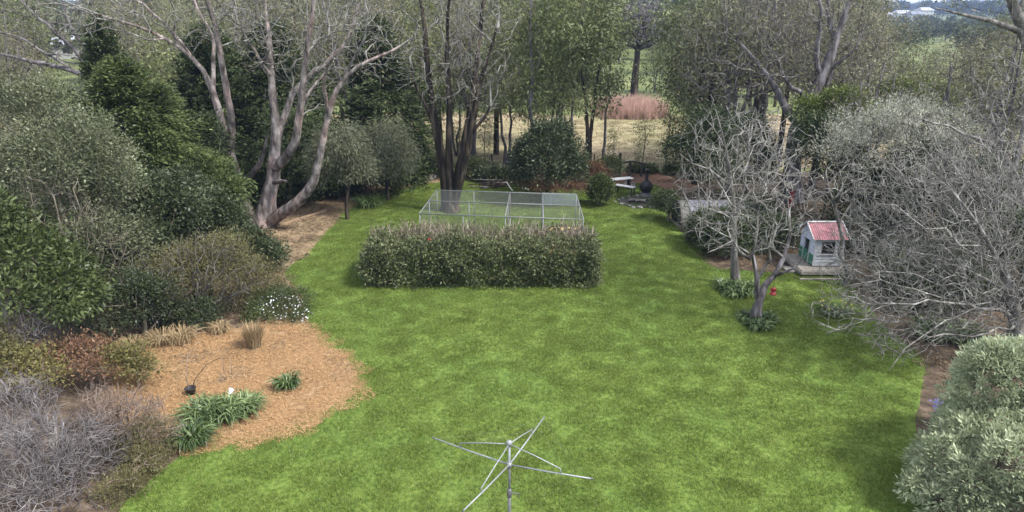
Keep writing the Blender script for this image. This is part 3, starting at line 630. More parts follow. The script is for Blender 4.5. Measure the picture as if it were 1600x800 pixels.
big_tree('gum_tree', 'tall dark-trunked gum with a burnt hollow, behind the bare trees right of centre', b7, [
    [(1236,320,0,.50),(1238,270,0,.42),(1240,225,0,.38),(1247,188,0,.36),(1264,155,0,.30),(1284,118,0,.26),(1300,92,0,.22),(1304,60,0,.17),(1318,30,0,.14),(1330,0,0,.12),(1340,-60,0,.08)],
    [(1245,190,0,.24),(1226,168,.3,.2),(1214,140,.5,.16),(1196,112,.6,.12),(1172,85,.7,.09),(1150,60,.8,.06)],
    [(1284,118,0,.14),(1272,90,-.4,.12),(1284,50,-.6,.10),(1280,0,-.8,.07)],
    [(1304,60,0,.12),(1290,30,.4,.10),(1296,-10,.6,.08)],
    [(1264,155,0,.12),(1238,140,-.6,.10),(1220,120,-1,.08),(1216,95,-1.1,.06)],
    [(1290,108,0,.10),(1312,98,-.3,.08),(1330,85,-.5,.06),(1345,60,-.6,.04)],
  ], 34, [E(1200,70,34,3,2.4,2.2), E(1290,30,34,3,2.4,2), E(1160,100,33,2.2,2,2), E(1240,10,34,3,2.5,1.8)], 620, M_bk_plum, M_bk_grey, split=.05,
  attach=5.5, seed=9, twigs=2, twig_len=.6, bf=.28, leafm=M_lf_khaki, per=3, ll=.18, lw=.04)
b8 = G(1590, 548)
big_tree('sprawling_tree', 'wide sprawling leafless tree whose silver branches sweep down to the lawn', b8, [
    [(1590,548,0,0.1976),(1588,500,0,0.1672),(1580,455,0,0.1292),(1560,400,-.2,0.0536),(1530,350,-.3,0.0357),(1490,300,-.4,0.0201),(1440,255,-.5,0.0053)],
    [(1586,498,0,0.0536),(1530,478,-.5,0.0379),(1470,465,-1,0.0268),(1400,468,-1.3,0.0179),(1340,492,-1.6,0.0098),(1288,522,-1.8,0.0036)],
    [(1580,460,0,0.0491),(1520,420,.3,0.0357),(1450,395,.5,0.0246),(1390,385,.7,0.0152),(1335,392,.8,0.0045)],
    [(1582,470,0,0.0491),(1600,420,-.3,0.0379),(1625,370,-.6,0.0268),(1650,300,-.8,0.0089)],
    [(1530,480,-.5,0.0268),(1470,500,-1.2,0.0232),(1425,540,-1.7,0.0201),(1390,578,-2.0,0.0134)],
    [(1588,505,0,0.0402),(1540,515,-.8,0.0268),(1480,522,-1.3,0.0179),(1410,552,-1.7,0.0053)],
    [(1560,405,-.2,0.0268),(1490,372,-.8,0.0201),(1430,335,-1.2,0.0125),(1370,318,-1.5,0.0040)],
    [(1578,450,0,0.0357),(1580,380,.5,0.0246),(1560,310,.9,0.0143),(1545,240,1.2,0.0045)],
    [(1520,420,.3,0.0223),(1450,360,.0,0.0156),(1400,320,-.1,0.0098),(1330,300,-.2,0.0036)],
    [(1470,465,-1,0.0179),(1400,440,-1.2,0.0125),(1350,440,-1.4,0.0081),(1300,455,-1.6,0.0031)],
  ], b8[1], [E(1450,440,17.3,2.9,1.8,1.25), E(1380,490,16.9,2.1,1.0,.7), E(1480,340,18.2,2.7,1.9,1.5), E(1380,380,18.2,1.7,1.5,1.1), E(1590,400,17.8,1.8,1.7,1.9), E(1530,500,17.0,1.7,1.0,.7), E(1430,280,18.8,1.8,1.4,.9), E(1550,270,18.6,1.8,1.5,1.2), E(1410,535,16.1,.9,.6,.38)], 4600, M_bk_grey, M_bk_pale, split=.05,
  attach=1.0, seed=10, twigs=2, twig_len=.42, crinkle=.19, bf=.4, tip_r=.0054, rmax=.018, expo=2.9)
b9 = at(1618,420,22.5); b9[2] = 0
big_tree('bare_tree', 'pale leafless tree at the right edge rising over the sprawling tree', b9, [
    [(1618,440,0,.22),(1615,380,0,.18),(1600,320,0,.15),(1580,260,0,.12),(1560,210,0,.06),(1540,150,0,.012)],
    [(1600,320,0,.10),(1560,300,-.4,.08),(1500,290,-.8,.035),(1450,285,-1,.01)],
    [(1585,270,0,.09),(1600,200,.3,.08),(1610,140,.4,.04),(1600,90,.5,.01)],
    [(1575,245,0,.08),(1530,215,-.3,.06),(1480,195,-.5,.03),(1430,180,-.6,.009)],
  ], 22.5, [E(1560,230,22.5,2.4,1.8,2), E(1480,260,22,1.8,1.4,1.1), E(1600,150,22.5,1.8,1.6,1.8)], 700, M_bk_grey, M_bk_pale, split=.05, attach=3.0, seed=12, twigs=2, twig_len=.3, crinkle=.17, bf=.4, tip_r=.007, rmax=.04, expo=2.9)
b10 = at(1318,440,22.6); b10[2] = 0
big_tree('bare_tree', 'slim grey bare sapling in front of the playhouse wall', b10, [
    [(1312,432,0,.085),(1313,400,0,.07),(1312,370,0,.062),(1309,345,0,.055),(1304,310,0,.045),(1290,270,.1,.03)],
    [(1310,350,0,.04),(1325,320,.2,.035),(1338,290,.3,.025)],
  ], 22.6, [E(1300,290,22.6,1.0,.9,.8), E(1335,280,22.6,.8,.8,.7)], 150, M_bk_grey, M_bk_pale, split=.04, attach=2.2, seed=13, twigs=2, twig_len=.28, crinkle=.2)
b11 = at(1640,120,26); b11[2] = 0
big_tree('gum_tree', 'large gum at the right edge with one branch crossing the distant hills', b11, [
    [(1640,330,0,.40),(1636,200,0,.33),(1625,110,0,.28),(1606,60,0,.23),(1590,25,0,.18),(1575,-10,0,.14),(1570,-50,0,.1)],
    [(1602,55,0,.12),(1570,38,-.2,.10),(1548,30,-.3,.08),(1520,24,-.5,.055),(1490,16,-.7,.04),(1460,12,-.8,.025)],
    [(1590,25,0,.10),(1600,-10,.2,.08),(1620,-40,.3,.06)],
  ], 26, [E(1520,10,26,1.7,1,.45), E(1610,10,26,1.8,1.4,1), E(1560,-30,26,2.4,1.4,.8)], 110, M_bk_grey, M_bk_grey, split=.05, attach=7.5, seed=14, twigs=1, twig_len=.35, leafm=M_lf_gumdark, per=16, ll=.13, lw=.04, leafrad=.14)

# ---------------------------------------------------------------- conifers, strap plants, tussocks
def conifer(name, label, base, H, Rm, leaf, n_spray, per=26, seed=1, sl=0.9, ll=0.13, lw=0.05, droop=0.15, power=0.7, z0=0.02, lean=(0, 0), group=None, cat='conifer', thick=M_bk_dark):
    r = np.random.default_rng(seed); t = thing(name, label, cat, base, group=group)
    f = r.random(n_spray)**1.15; f = z0 + (1-z0)*f; a = r.uniform(0, 6.28, n_spray)
    d0 = np.stack([np.cos(a), np.sin(a), np.zeros(n_spray)], 1)
    rad = Rm*(1-f)**power*(0.72 + 0.36*r.random(n_spray))*lump(np.column_stack([d0[:, :2], f*3]), seed, amp=.34) + 0.12
    ax = nrm(d0 + np.column_stack([r.normal(0, .25, n_spray), r.normal(0, .25, n_spray), 0.35 - droop*2 + 1.2*f**3 + r.normal(0, .15, n_spray)]))
    tipc = np.column_stack([d0[:, 0]*rad + lean[0]*f, d0[:, 1]*rad + lean[1]*f, f*H])
    s = r.random((n_spray, per)); sd_ = np.cross(ax, [0, 0, 1.0]); sd_ = nrm(sd_); side = r.normal(0, .22, (n_spray, per))*(1.1-s)
    P = tipc[:, None] - ax[:, None]*(sl*(1-s))[..., None] + sd_[:, None]*(side*sl)[..., None]
    P[..., 2] -= (s**2*droop*sl) - r.normal(0, .04, s.shape)
    D = nrm(ax[:, None]*0.9 + sd_[:, None]*np.sign(side)[..., None]*0.55 + np.array([0, 0, -droop]))
    P, D = P.reshape(-1, 3), D.reshape(-1, 3); k = P[:, 2] > 0.02
    leaves('foliage', P[k], D[k], ll, lw, leaf, t, seed, spread=.45)
    idx = r.permutation(n_spray)[:90]
    Pw, par, R, tips = grow([[(0, 0, -.1, .06+.02*H), (lean[0]*.5, lean[1]*.5, H*.5, .03+.012*H), (lean[0], lean[1], H*.96, .02)]], (tipc-ax*sl*.6)[idx], bf=.9, seed=seed, crinkle=.04, rmax=.05, tip_r=.01)
    wood(t, Pw, par, R, thick, thick, split=.05)
    return t
def strap_clump(name, label, base, rad, h, n, mat, w=0.045, seed=1, cat='plant', group=None, droop=1.0, parts='leaves', L=None):
    r = np.random.default_rng(seed); t = thing(name, label, cat, base, group=group)
    nk = 6; s = np.linspace(0, 1, nk)
    a = r.uniform(0, 6.28, n); q = rad*0.55*np.sqrt(r.random(n)); b = a + r.normal(0, .7, n)
    P0 = np.stack([q*np.cos(a), q*np.sin(a), np.zeros(n)], 1); out = np.stack([np.cos(b), np.sin(b), np.zeros(n)], 1)
    reach = rad*r.uniform(.35, .95, n); hh = h*r.uniform(.6, 1.1, n)
    up = 1.9*s[None]*hh[:, None] - (1.9-0.25*(1-droop) - r.uniform(0.1, .7, n)[:, None])*s[None]**2*hh[:, None]*droop
    C = P0[:, None] + out[:, None]*(reach[:, None]*s[None]**1.3)[..., None]; C[..., 2] = np.maximum(up, 0.01*s[None]) + .005
    S = np.stack([-np.sin(b), np.cos(b), r.normal(0, .35, n)], 1); wd = w*r.uniform(.7, 1.3, n)[:, None]*np.array([.75, 1, 1, .9, .6, .08])[None]
    V = np.stack([C - S[:, None]*wd[..., None]/2, C + S[:, None]*wd[..., None]/2], 2).reshape(n, -1, 3)
    k = np.arange(nk-1); f = np.stack([2*k, 2*k+1, 2*k+3, 2*k+2], 1); F = (f[None] + (np.arange(n)*nk*2)[:, None, None]).reshape(-1, 4)
    obj(parts, mesh_np(parts, V.reshape(-1, 3), [F], mat), t)
    return t
def petals(parent, cen, n, rad, size, mat, seed, name='flowers'):
    r = np.random.default_rng(seed); k = r.permutation(len(cen))[:n]; P = cen[k]
    V, F, m_ = [], [], 0
    for p in P:                                   # five-petalled little flowers facing up and out
        nd = nrm(np.array([r.normal(0, .4), -0.5+r.normal(0, .3), 1.0])); x = nrm(np.cross(nd, [0, 1, .3])); y = np.cross(nd, x)
        for q in range(5):
            a = q*2*math.pi/5; d = np.cos(a)*x + np.sin(a)*y; s = nrm(np.cross(nd, d))
            V += [p, p + d*size*.5 + s*size*.28, p + d*size + nd*size*.1, p + d*size*.5 - s*size*.28]; F.append((m_, m_+1, m_+2, m_+3)); m_ += 4
    return tag(obj(name, mesh_np(name, np.array(V), [np.array(F)], mat), parent), kind='stuff')

# left side shrubs, back to front
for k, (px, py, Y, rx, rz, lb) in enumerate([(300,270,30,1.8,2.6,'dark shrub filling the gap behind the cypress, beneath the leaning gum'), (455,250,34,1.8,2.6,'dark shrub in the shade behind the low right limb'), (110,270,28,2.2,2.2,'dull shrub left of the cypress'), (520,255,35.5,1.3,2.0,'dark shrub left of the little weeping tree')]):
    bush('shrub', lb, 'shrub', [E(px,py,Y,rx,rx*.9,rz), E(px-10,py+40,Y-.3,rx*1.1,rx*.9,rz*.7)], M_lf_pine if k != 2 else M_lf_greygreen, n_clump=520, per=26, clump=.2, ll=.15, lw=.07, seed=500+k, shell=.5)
conifer('conifer', 'dark conical conifer behind the pale bare limbs, top left', at(203,300,33)*[1,1,0], 9.2, 2.5, M_lf_pine, 1900, seed=21, sl=1.0, ll=.17, lw=.06)
conifer('cypress_tree', 'broad yellow-green cypress in front of the leaning gum, upper left', at(225,330,26.5)*[1,1,0], 7.7, 3.9, M_lf_cypress, 3300, seed=22, sl=1.1, ll=.17, lw=.06, droop=.25, power=.6)
conifer('conifer', 'dark conifer showing between the two pink-grey gums', at(352,300,35.5)*[1,1,0], 8.6, 3.0, M_lf_pine, 2200, seed=23, sl=1.1, ll=.19, lw=.075, power=.45)
conifer('conifer', 'dark conifer directly behind the many-limbed gum', at(455,300,37)*[1,1,0], 8.8, 3.1, M_lf_pine, 2200, seed=24, sl=1.1, ll=.19, lw=.075, power=.45)
conifer('conifer', 'tall dark conifer behind the weeping trees, right of the gums', at(600,285,38.5)*[1,1,0], 9.0, 3.3, M_lf_pine, 2300, seed=25, sl=1.1, ll=.19, lw=.075, power=.5)
bush('shrub', 'tall grey-green fine-leaved shrub filling the left side', 'shrub', [E(125,290,20.5,1.75,1.6,2.2), E(160,420,19.3,1.35,1.3,1.7), E(40,240,22,2.0,1.8,2.2), E(60,350,20.8,1.6,1.5,2.0)], M_lf_greygreen,
     n_clump=1500, per=28, clump=.17, ll=.095, lw=.042, seed=31, ntw=300)
bush('shrub', 'broad-leaved mid-green shrub at the left edge', 'shrub', [E(30,430,17.3,1.5,1.3,1.3), E(100,470,16.8,.85,.8,.85), E(-40,400,18,1.6,1.4,1.7)], M_lf_broad,
     n_clump=650, per=26, clump=.17, ll=.14, lw=.06, seed=32, dirmix=(.7, 0, -.1, -.25))
bush('shrub', 'dark glossy shrub mound left of the big gum roots', 'shrub', [E(280,335,24.5,1.5,1.3,1.4), E(335,362,24.5,1.05,1.0,.95), E(392,394,24.2,.78,.8,.72), E(425,404,24.0,.45,.5,.45)], M_lf_dark,
     n_clump=1000, per=26, clump=.17, ll=.11, lw=.055, seed=33)
bush('shrub', 'dark leafy shrub between the grey-green shrub and the cypress', 'shrub', [E(255,350,23,1.4,1.2,1.9), E(230,420,21.5,1.2,1.1,1.4)], M_lf_dark,
     n_clump=650, per=26, clump=.18, ll=.12, lw=.06, seed=34)
bush('shrub', 'sparse olive twiggy shrub behind the mulched bed', 'shrub', [E(325,425,20.6,1.6,1.1,1.35), E(385,450,20.9,1.0,.9,.95), E(265,460,19.9,1.2,.9,1.1)], M_lf_olive,
     n_clump=1300, per=20, clump=.17, ll=.085, lw=.022, seed=35, shell=.7, ntw=420, amp=.25)
bush('shrub', 'dark shrub with small blue-green leaves above the dry tussocks', 'shrub', [E(205,470,18.6,.95,.8,.9), E(150,490,17.8,.8,.7,.85), E(300,495,19.2,.8,.6,.55)], M_lf_dark,
     n_clump=520, per=26, clump=.14, ll=.075, lw=.035, seed=36)
t = bush('daisy_bush', 'low green daisy bush dotted with white flowers at the bed corner', 'shrub', [E(438,482,20.2,.85,.7,.6), E(470,500,19.7,.35,.4,.28), E(415,500,19.6,.6,.5,.4)], M_lf_broad,
     n_clump=330, per=24, clump=.10, ll=.07, lw=.022, seed=37)
bb = np.array(t.location); cen, _o = sample_bush([(c-bb, r_*1.06) for c, r_ in [E(440,485,20.0,.75,.6,.5), E(470,500,19.7,.35,.4,.28)]], 420, .08, 38, zmin=0.1)
petals(t, cen, 130, 0, .03, M_whitepetal, 39)
for k, (px, py, Y, s, lb) in enumerate([(40,575,14.8,.8,'yellowing low shrub in the left foreground above the grey twigs'), (120,555,15.6,.75,'russet dry low shrub between the broad-leaved shrub and the mulched bed'),
                                         (195,560,15.7,.5,'small yellow-leaved shrub at the left end of the mulched bed'), (-30,545,15.2,.8,'olive-yellow shrub cut by the left edge')]):
    bush('low_shrub', lb, 'shrub', [E(px,py,Y,s,s*.8,s*.62), E(px+30,py+18,Y-.3,s*.6,s*.6,s*.4)], (M_lf_yellow, M_lf_red, M_lf_yellow, M_lf_olive)[k], n_clump=170, per=13, clump=.13, ll=.075, lw=.04, seed=50+k, shell=.8, ntw=200, twig=M_bk_brown)
for k, (px, py, h, rd, lb) in enumerate([(252,538,.62,.5,'dry straw tussock at the back of the mulched bed, left one'), (284,535,.66,.55,'dry straw tussock at the back of the mulched bed, beside the olive shrub'),
                                         (168,560,.6,.5,'pale dry grass tuft among the yellowing shrubs'), (208,548,.55,.45,'greenish dry grass tuft at the bed corner'), (345,520,.5,.35,'small straw tuft under the olive shrub')]):
    strap_clump('grass_tussock', lb, G(px, py), rd, h, 220, M_straw, w=.014, seed=60+k, cat='grass', parts='blades', group='dry grass tussocks')
t = strap_clump('grass_tussock', 'upright brown grass tussock standing alone in the mulched bed', G(398,543), .34, .62, 420, M_straw, w=.013, seed=66, cat='grass', parts='blades', droop=.55, group='dry grass tussocks')
for k, (px, py, rd, h, n_, lb) in enumerate([(318,652,.56,.55,260,'dark green strap-leaved clump in front of the small pot'), (350,654,.62,.6,300,'middle strap-leaved clump of the group on the mulched bed'),
        (380,645,.55,.55,240,'right-hand strap-leaved clump of the group on the mulched bed'), (302,690,.56,.5,280,'strap-leaved clump at the lawn edge, nearest the brown twiggy shrub'),
        (450,606,.38,.48,140,'small lone strap-leaved clump on the mulched bed'),
        (576,322,.85,.78,330,'round strap-leaved clump beside the little weeping tree')]):
    strap_clump('agapanthus', lb, G(px, py), rd, h, n_, M_lf_aga, w=.03, seed=70+k, group='strap-leaved clumps')
for k, (px, py, rd, h, n_, lb) in enumerate([(1135,452,.5,.42,120,'strap clump left of the slim silver bare tree'), (1165,455,.55,.45,130,'strap clump right of the slim silver bare tree'), (1150,462,.5,.40,120,'strap clump in front of the slim silver bare tree'),
        (1170,500,.42,.34,110,'strap clump left of the crooked bare tree'), (1197,502,.42,.34,110,'strap clump right of the crooked bare tree'), (1186,512,.45,.32,120,'strap clump in front of the crooked bare tree'),
        (1300,492,.5,.4,110,'strap clump with yellow blooms under the sprawling tree'), (1500,530,.8,.7,150,'tall strap clump in the shade under the sprawling tree'), (1450,525,.7,.6,140,'strap clump under the middle of the sprawling tree'), (1590,575,.8,.7,140,'strap clump above the pale sage shrub')]):
    t = strap_clump('agapanthus', lb, G(px, py), rd, h, n_, M_lf_aga, w=.045, seed=80+k, group='strap-leaved clumps')
    if 'yellow' in lb: petals(t, np.column_stack([RNG.uniform(-.5, .5, 60), RNG.uniform(-.5, .5, 60), RNG.uniform(.35, .5, 60)]), 12, 0, .035, M_yellowpetal, 5)

# foreground bare shrubs
def twig_shrub(name, label, ells, n, thick, seed, stems=9, bf=.5, tip=.006, twigs=2, tl=.3, crinkle=.16, seg=.3, droop=0.0, cat='shrub', rmax=.03):
    C = np.array([e[0] for e in ells]); base = np.array([C[:, 0].mean(), C[:, 1].mean(), 0]); r = np.random.default_rng(seed)
    t = thing(name, label, cat, base); le = local(ells, base); top = max(c[2]+q[2] for c, q in le); w = max(q[0] for c, q in le)
    limbs = []
    for k in range(stems):
        a = r.uniform(0, 6.28); q = r.uniform(.2, .6)*w; limbs.append([(.1*math.cos(a), .1*math.sin(a), -.05, .035), (q*.5*math.cos(a), q*.5*math.sin(a), top*.3, .026), (q*math.cos(a), q*math.sin(a), top*r.uniform(.5, .7), .016)])
    T = in_ells(le, n, seed, .35)
    P, par, R, tips = grow(limbs, T, bf=bf, seed=seed, crinkle=crinkle, seg=seg, tip_r=tip, twigs=twigs, twig_len=tl, droop=droop, rmax=rmax)
    wood(t, P, par, R, thick, thick, names=('branches', 'branches'))
    return t
twig_shrub('twiggy_shrub', 'dense leafless lilac-grey twiggy shrub in the bottom left corner', [E(70,710,11.6,1.15,1.0,.85), E(150,700,12.2,.75,.7,.65), E(20,640,12.6,.9,.8,.7), E(60,790,10.8,1.0,.8,.6)], 2100, M_bk_lilac, 91, stems=18, bf=.55, tip=.0048, twigs=2, tl=.3, droop=-.14, rmax=.012, crinkle=.2)
t = twig_shrub('wispy_shrub', 'brown wispy shrub between the grey twigs and the strap leaves', [E(205,655,13.0,.75,.6,.6), E(245,680,12.8,.45,.45,.45), E(160,640,13.4,.6,.5,.55)], 1000, M_bk_brown, 92, stems=12, rmax=.012, tip=.0042, twigs=3, tl=.26)
bb = np.array(t.location); cen, o_ = sample_bush([(c-bb, r_) for c, r_ in [E(240,685,12.7,.5,.45,.4), E(205,700,12.6,.45,.4,.35)]], 190, .5, 93)
Q, D = around(cen, o_, 16, .1, 94); leaves('foliage', Q, D, .09, .014, M_lf_olive, t, 95)
twig_shrub('dead_branch', 'pale dead branch fan lying at the left edge', [E(25,500,16.0,.75,.5,.6), E(60,525,15.8,.5,.4,.35)], 190, M_bk_lilac, 96, stems=9, bf=.8, tip=.007, twigs=1, tl=.3, cat='branch')
twig_shrub('dead_branch', 'bare arching pale twigs in front of the dark shrub, left of the olive shrub', [E(250,455,19.0,.8,.5,.9), E(225,430,19.2,.5,.4,.7)], 150, M_bk_grey, 97, stems=7, bf=.8, tip=.007, twigs=1, tl=.35, cat='branch')

twig_shrub('twiggy_shrub', 'pale bare twigs poking through the olive shrub behind the bed', [E(325,425,20.0,1.5,.9,1.2), E(270,450,19.4,.9,.6,.9)], 330, M_bk_grey, 98, stems=12, bf=.7, tip=.006, twigs=2, tl=.35)
twig_shrub('twiggy_shrub', 'grey bare twigs standing above the broad-leaved shrub at the left', [E(150,400,18.2,1.0,.6,1.5), E(90,330,19.0,1.2,.6,1.3)], 200, M_bk_twig, 99, stems=8, bf=.7, tip=.006, twigs=2, tl=.35)
bush('shrub', 'mixed grey-green shrub joining the tall left shrub to the cypress', 'shrub', [E(212,350,22.4,.8,.7,1.0), E(200,400,21.2,.8,.7,1.0)], M_lf_greygreen, n_clump=450, per=26, clump=.17, ll=.1, lw=.045, seed=511, amp=.3)
bush('shrub', 'deep green shrub between the cypress and the dark mound', 'shrub', [E(300,285,26.5,1.3,1.0,1.3), E(330,310,26,1.0,.9,1.0)], M_lf_cypress, n_clump=420, per=26, clump=.17, ll=.14, lw=.05, seed=512, amp=.3)
bush('low_shrub', 'low olive growth along the lawn edge in front of the brown wispy shrub', 'shrub', [E(228,722,12.1,.42,.35,.28), E(190,765,11.4,.42,.35,.26)], M_lf_olive, n_clump=170, per=18, clump=.09, ll=.07, lw=.016, seed=530, shell=.7, ntw=120, twig=M_bk_brown)
# right side shrubs
bush('sage_shrub', 'pale sage-green rounded shrub filling the bottom right corner', 'shrub', [E(1562,725,11.2,1.42,1.2,1.22), E(1600,640,12.1,1.35,1.2,1.35), E(1490,780,10.7,.62,.6,.66), E(1640,760,10.6,1.3,1.1,1.4), E(1528,668,12.0,.6,.55,.58)], M_lf_pale,
     n_clump=3500, per=20, clump=.036, ll=.092, lw=.03, seed=104, shell=.2, amp=.15, spread=.45, dirmix=(1, 0, 0, .35))
t = strap_clump('purple_flower', 'small purple flowers showing beside the pale sage shrub', G(1468,665), .3, .45, 40, M_lf_aga, w=.03, seed=103, cat='flowers')
petals(t, np.column_stack([RNG.uniform(-.2, .2, 40), RNG.uniform(-.2, .2, 40), RNG.uniform(.4, .6, 40)]), 36, 0, .05, M_purplepetal, 6)
for k, (px, py, Y, rx, rz, lb) in enumerate([(1108,365,27,.85,1.0,'dark clipped shrub left of the slim silver tree, nearer the shed'), (1132,372,25.8,.85,1.15,'dark clipped shrub right behind the slim silver tree')]):
    bush('clipped_shrub', lb, 'shrub', [E(px,py,Y,rx,rx,rz)], M_lf_pine, n_clump=330, per=26, clump=.13, ll=.1, lw=.05, seed=110+k, amp=.06)
bush('shrub', 'dark shrub between the slim silver tree and the playhouse', 'shrub', [E(1200,375,26.5,1.1,.9,1.0), E(1170,350,28,1.0,.9,1.0)], M_lf_dark, n_clump=420, per=26, clump=.16, ll=.11, lw=.055, seed=112)
for k, (px, py, Y, rx, rz, lf, lb) in enumerate([(1100,235,33,1.3,1.9,M_lf_pine,'dark upright shrub behind the low shed'), (1160,240,34.5,1.4,1.9,M_lf_dark,'dark shrub left of the burnt gum trunk'),
        (1310,178,33,1.6,1.1,M_lf_lime,'bright green wattle shrub right of the burnt gum'), (1425,165,34,1.9,1.0,M_lf_lime,'bright green wattle shrub behind the silver shrub'),
        (1290,230,31,1.3,1.5,M_lf_pine,'dark shrub under the left wattle'),
        (1360,340,26.5,1.6,1.7,M_lf_dark,'dark shrub added for darkness right behind the playhouse'), (1440,300,26,1.7,1.9,M_lf_dark,'dark shrub added for darkness behind the middle of the sprawling tree'),  # dark shrubs from here on are added to give the tangle interior darkness
        (1530,330,24.5,1.7,1.9,M_lf_pine,'dark shrub added for darkness behind the right of the sprawling tree'), (1600,400,21.5,1.5,1.5,M_lf_dark,'dark shrub added for darkness at the right edge behind the sprawling tree'), (1450,440,21.3,1.6,1.2,M_lf_dark,'low dark shrub added for darkness inside the sprawling tree branches')]):
    bush('shrub', lb, 'shrub', [E(px,py,Y,rx,rx*.9,rz), E(px+20,py+30,Y-.3,rx*.8,rx*.7,rz*.7)], lf, n_clump=430, per=26, clump=.18, ll=.13, lw=.06, seed=120+k, shell=.5)
bush('silver_shrub', 'silvery white-leaved shrub above the sprawling tree', 'shrub', [E(1400,218,26.5,2.0,1.6,1.55), E(1330,235,26.5,1.3,1.2,1.2), E(1470,222,26.5,1.2,1.2,1.3)], M_lf_silver, n_clump=620, per=18, clump=.15, ll=.12, lw=.026, seed=140, shell=.65, amp=.4, ntw=650, twig=M_bk_pale, dirmix=(1, 0, 0, 1.0))

# centre
bush('camellia_shrub', 'big dark rounded shrub behind the netted cage', 'shrub', [E(856,245,34,1.55,1.4,1.75), E(850,275,34,1.5,1.4,1.15), E(880,268,33.8,1.0,.9,1.2), E(835,255,34,1.1,1.0,1.3)], M_lf_dark, n_clump=900, per=26, clump=.15, ll=.12, lw=.06, seed=150, amp=.2)
bush('ball_shrub', 'small clipped ball shrub on the lawn right of the cage', 'shrub', [E(938,296,33,.58,.58,.62), E(938,304,33,.42,.42,.5)], M_lf_cypress, n_clump=300, per=24, clump=.09, ll=.09, lw=.04, seed=151, amp=.1)
bush('russet_shrub', 'russet-leaved shrub behind the ball shrub', 'shrub', [E(924,272,37,.75,.6,.6)], M_lf_red, n_clump=150, per=22, clump=.13, ll=.1, lw=.04, seed=152, shell=.8)
bush('shrub', 'green shrub right of the russet shrub by the tree trunks', 'shrub', [E(950,264,38.5,.9,.7,.6)], M_lf_gum, n_clump=170, per=22, clump=.13, ll=.1, lw=.04, seed=153, shell=.7)
bush('ground_cover', 'low dark red ground cover in front of the big rounded shrub', 'shrub', [E(880,292,33.0,1.1,.5,.22), E(840,293,32.8,.9,.5,.2)], M_lf_red, n_clump=200, per=22, clump=.13, ll=.09, lw=.03, seed=154, shell=.8)
for k, (px, Y, s, lf, lb) in enumerate([(640,39,.9,M_lf_gum,'low scrub by the fence behind the fallen log'), (680,39.6,.8,M_lf_greygreen,'scrub bush left of the dark-stemmed tree at the fence'), (735,39,1.0,M_lf_gumdark,'scrub bush right of the dark-stemmed tree at the fence'),
        (772,38,.75,M_lf_dark,'dark scrub bush left of the big rounded shrub'), (1012,40.4,.28,M_lf_broad,'small scrub bush right of the timber rail'), (1050,40,.4,M_lf_broad,'green scrub bush by the fence left of the shed'), (1085,39,.6,M_lf_gumdark,'scrub bush by the fence behind the shed'),
        (560,39.5,1.2,M_lf_gumdark,'scrub under the tall dark conifer'), (990,40.6,.2,M_lf_gum,'low weeds behind the timber rail')]):
    c = at(px, 280, Y); c[2] = s*.5
    bush('scrub_bush', lb, 'shrub', [(c, np.array([s, s*.7, s*.65])), (c+[s*.8, .1, -.1], np.array([s*.7, s*.5, s*.45]))], lf, n_clump=150, per=22, clump=.15, ll=.13, lw=.05, seed=160+k, shell=.7, ntw=80)
def weeping(name, label, base, limbs, ells, seed):
    t = thing(name, label, 'tree', base); T = in_ells(local(ells, base), 160, seed, .3, .5)
    P, par, R, tips = grow(limbs, T, bf=.4, attach_from=1.0, seed=seed, crinkle=.1, rmax=.04); wood(t, P, par, R, M_bk_dark, M_bk_twig, split=.03)
    c, o_ = sample_bush(local(ells, base), 620, .6, seed); Q, D = around(c, nrm(o_*.5+np.array([0, 0, -.8])), 24, .17, seed+1, 1.4); k = Q[:, 2] > .4
    leaves('foliage', Q[k], D[k], .17, .028, M_lf_weep, t, seed+2, spread=.5)
wb = G(543, 343)
weeping('weeping_tree', 'small weeping grey-green tree with a thin dark trunk on the lawn edge', wb, [[(0,0,-.05,.10),(-.02,0,.8,.08),(.15,.1,1.5,.06),(.3,.4,2.2,.04)]], [E(530,235,31.2,1.25,1.1,1.15), E(505,262,31.4,.8,.8,.9), E(560,265,31.4,.8,.8,.7)], 171)
wb2 = at(605,285,34); wb2[2] = 0
weeping('weeping_tree', 'second weeping grey-green tree behind the round strap-leaved clump', wb2, [[(0,0,-.05,.11),(0,0,1.2,.08),(-.1,.1,2.4,.05)]], [E(605,232,34,1.35,1.2,1.3), E(590,262,33.8,1.1,1,.9), E(625,255,34,.8,.8,1.0)], 172)

# ---------------------------------------------------------------- hedge
h0, h1 = G(566, 447), G(942, 449)
hx0, hx1, hy0, hy1, hh = h0[0]+.2, h1[0]-.22, 22.25, 24.45, 1.55
t = thing('hedge', 'long clipped box-shaped hedge in the middle of the lawn', 'hedge', ((hx0+hx1)/2, (hy0+hy1)/2, 0))
r = np.random.default_rng(180); nH = 3000; W, Dp = (hx1-hx0)/2, (hy1-hy0)/2
u = r.uniform(-1, 1, (nH, 3)); face = r.choice(5, nH, p=[.36, .10, .10, .12, .32])
P = u*np.array([W, Dp, hh/2]) + np.array([0, 0, hh/2]); inn = .32*r.random(nH)**1.5
Nn = np.zeros((nH, 3))
for f_, (ax_, sg) in enumerate([(1, -1), (0, -1), (0, 1), (1, 1), (2, 1)]):
    k = face == f_; Nn[k, ax_] = sg; ext = [W, Dp, hh][ax_]
    P[k, ax_] = (sg*(ext-inn[k])) if ax_ < 2 else (hh-inn[k]*.9)
bulge = .14*np.sin(P[:, 0]*2.1+.5)*np.cos(P[:, 2]*3) + .08*np.sin(P[:, 0]*5.3+P[:, 2]*4+1) + .06*r.normal(size=nH)
P += Nn*bulge[:, None]; P[:, 2] = np.maximum(P[:, 2], .06)
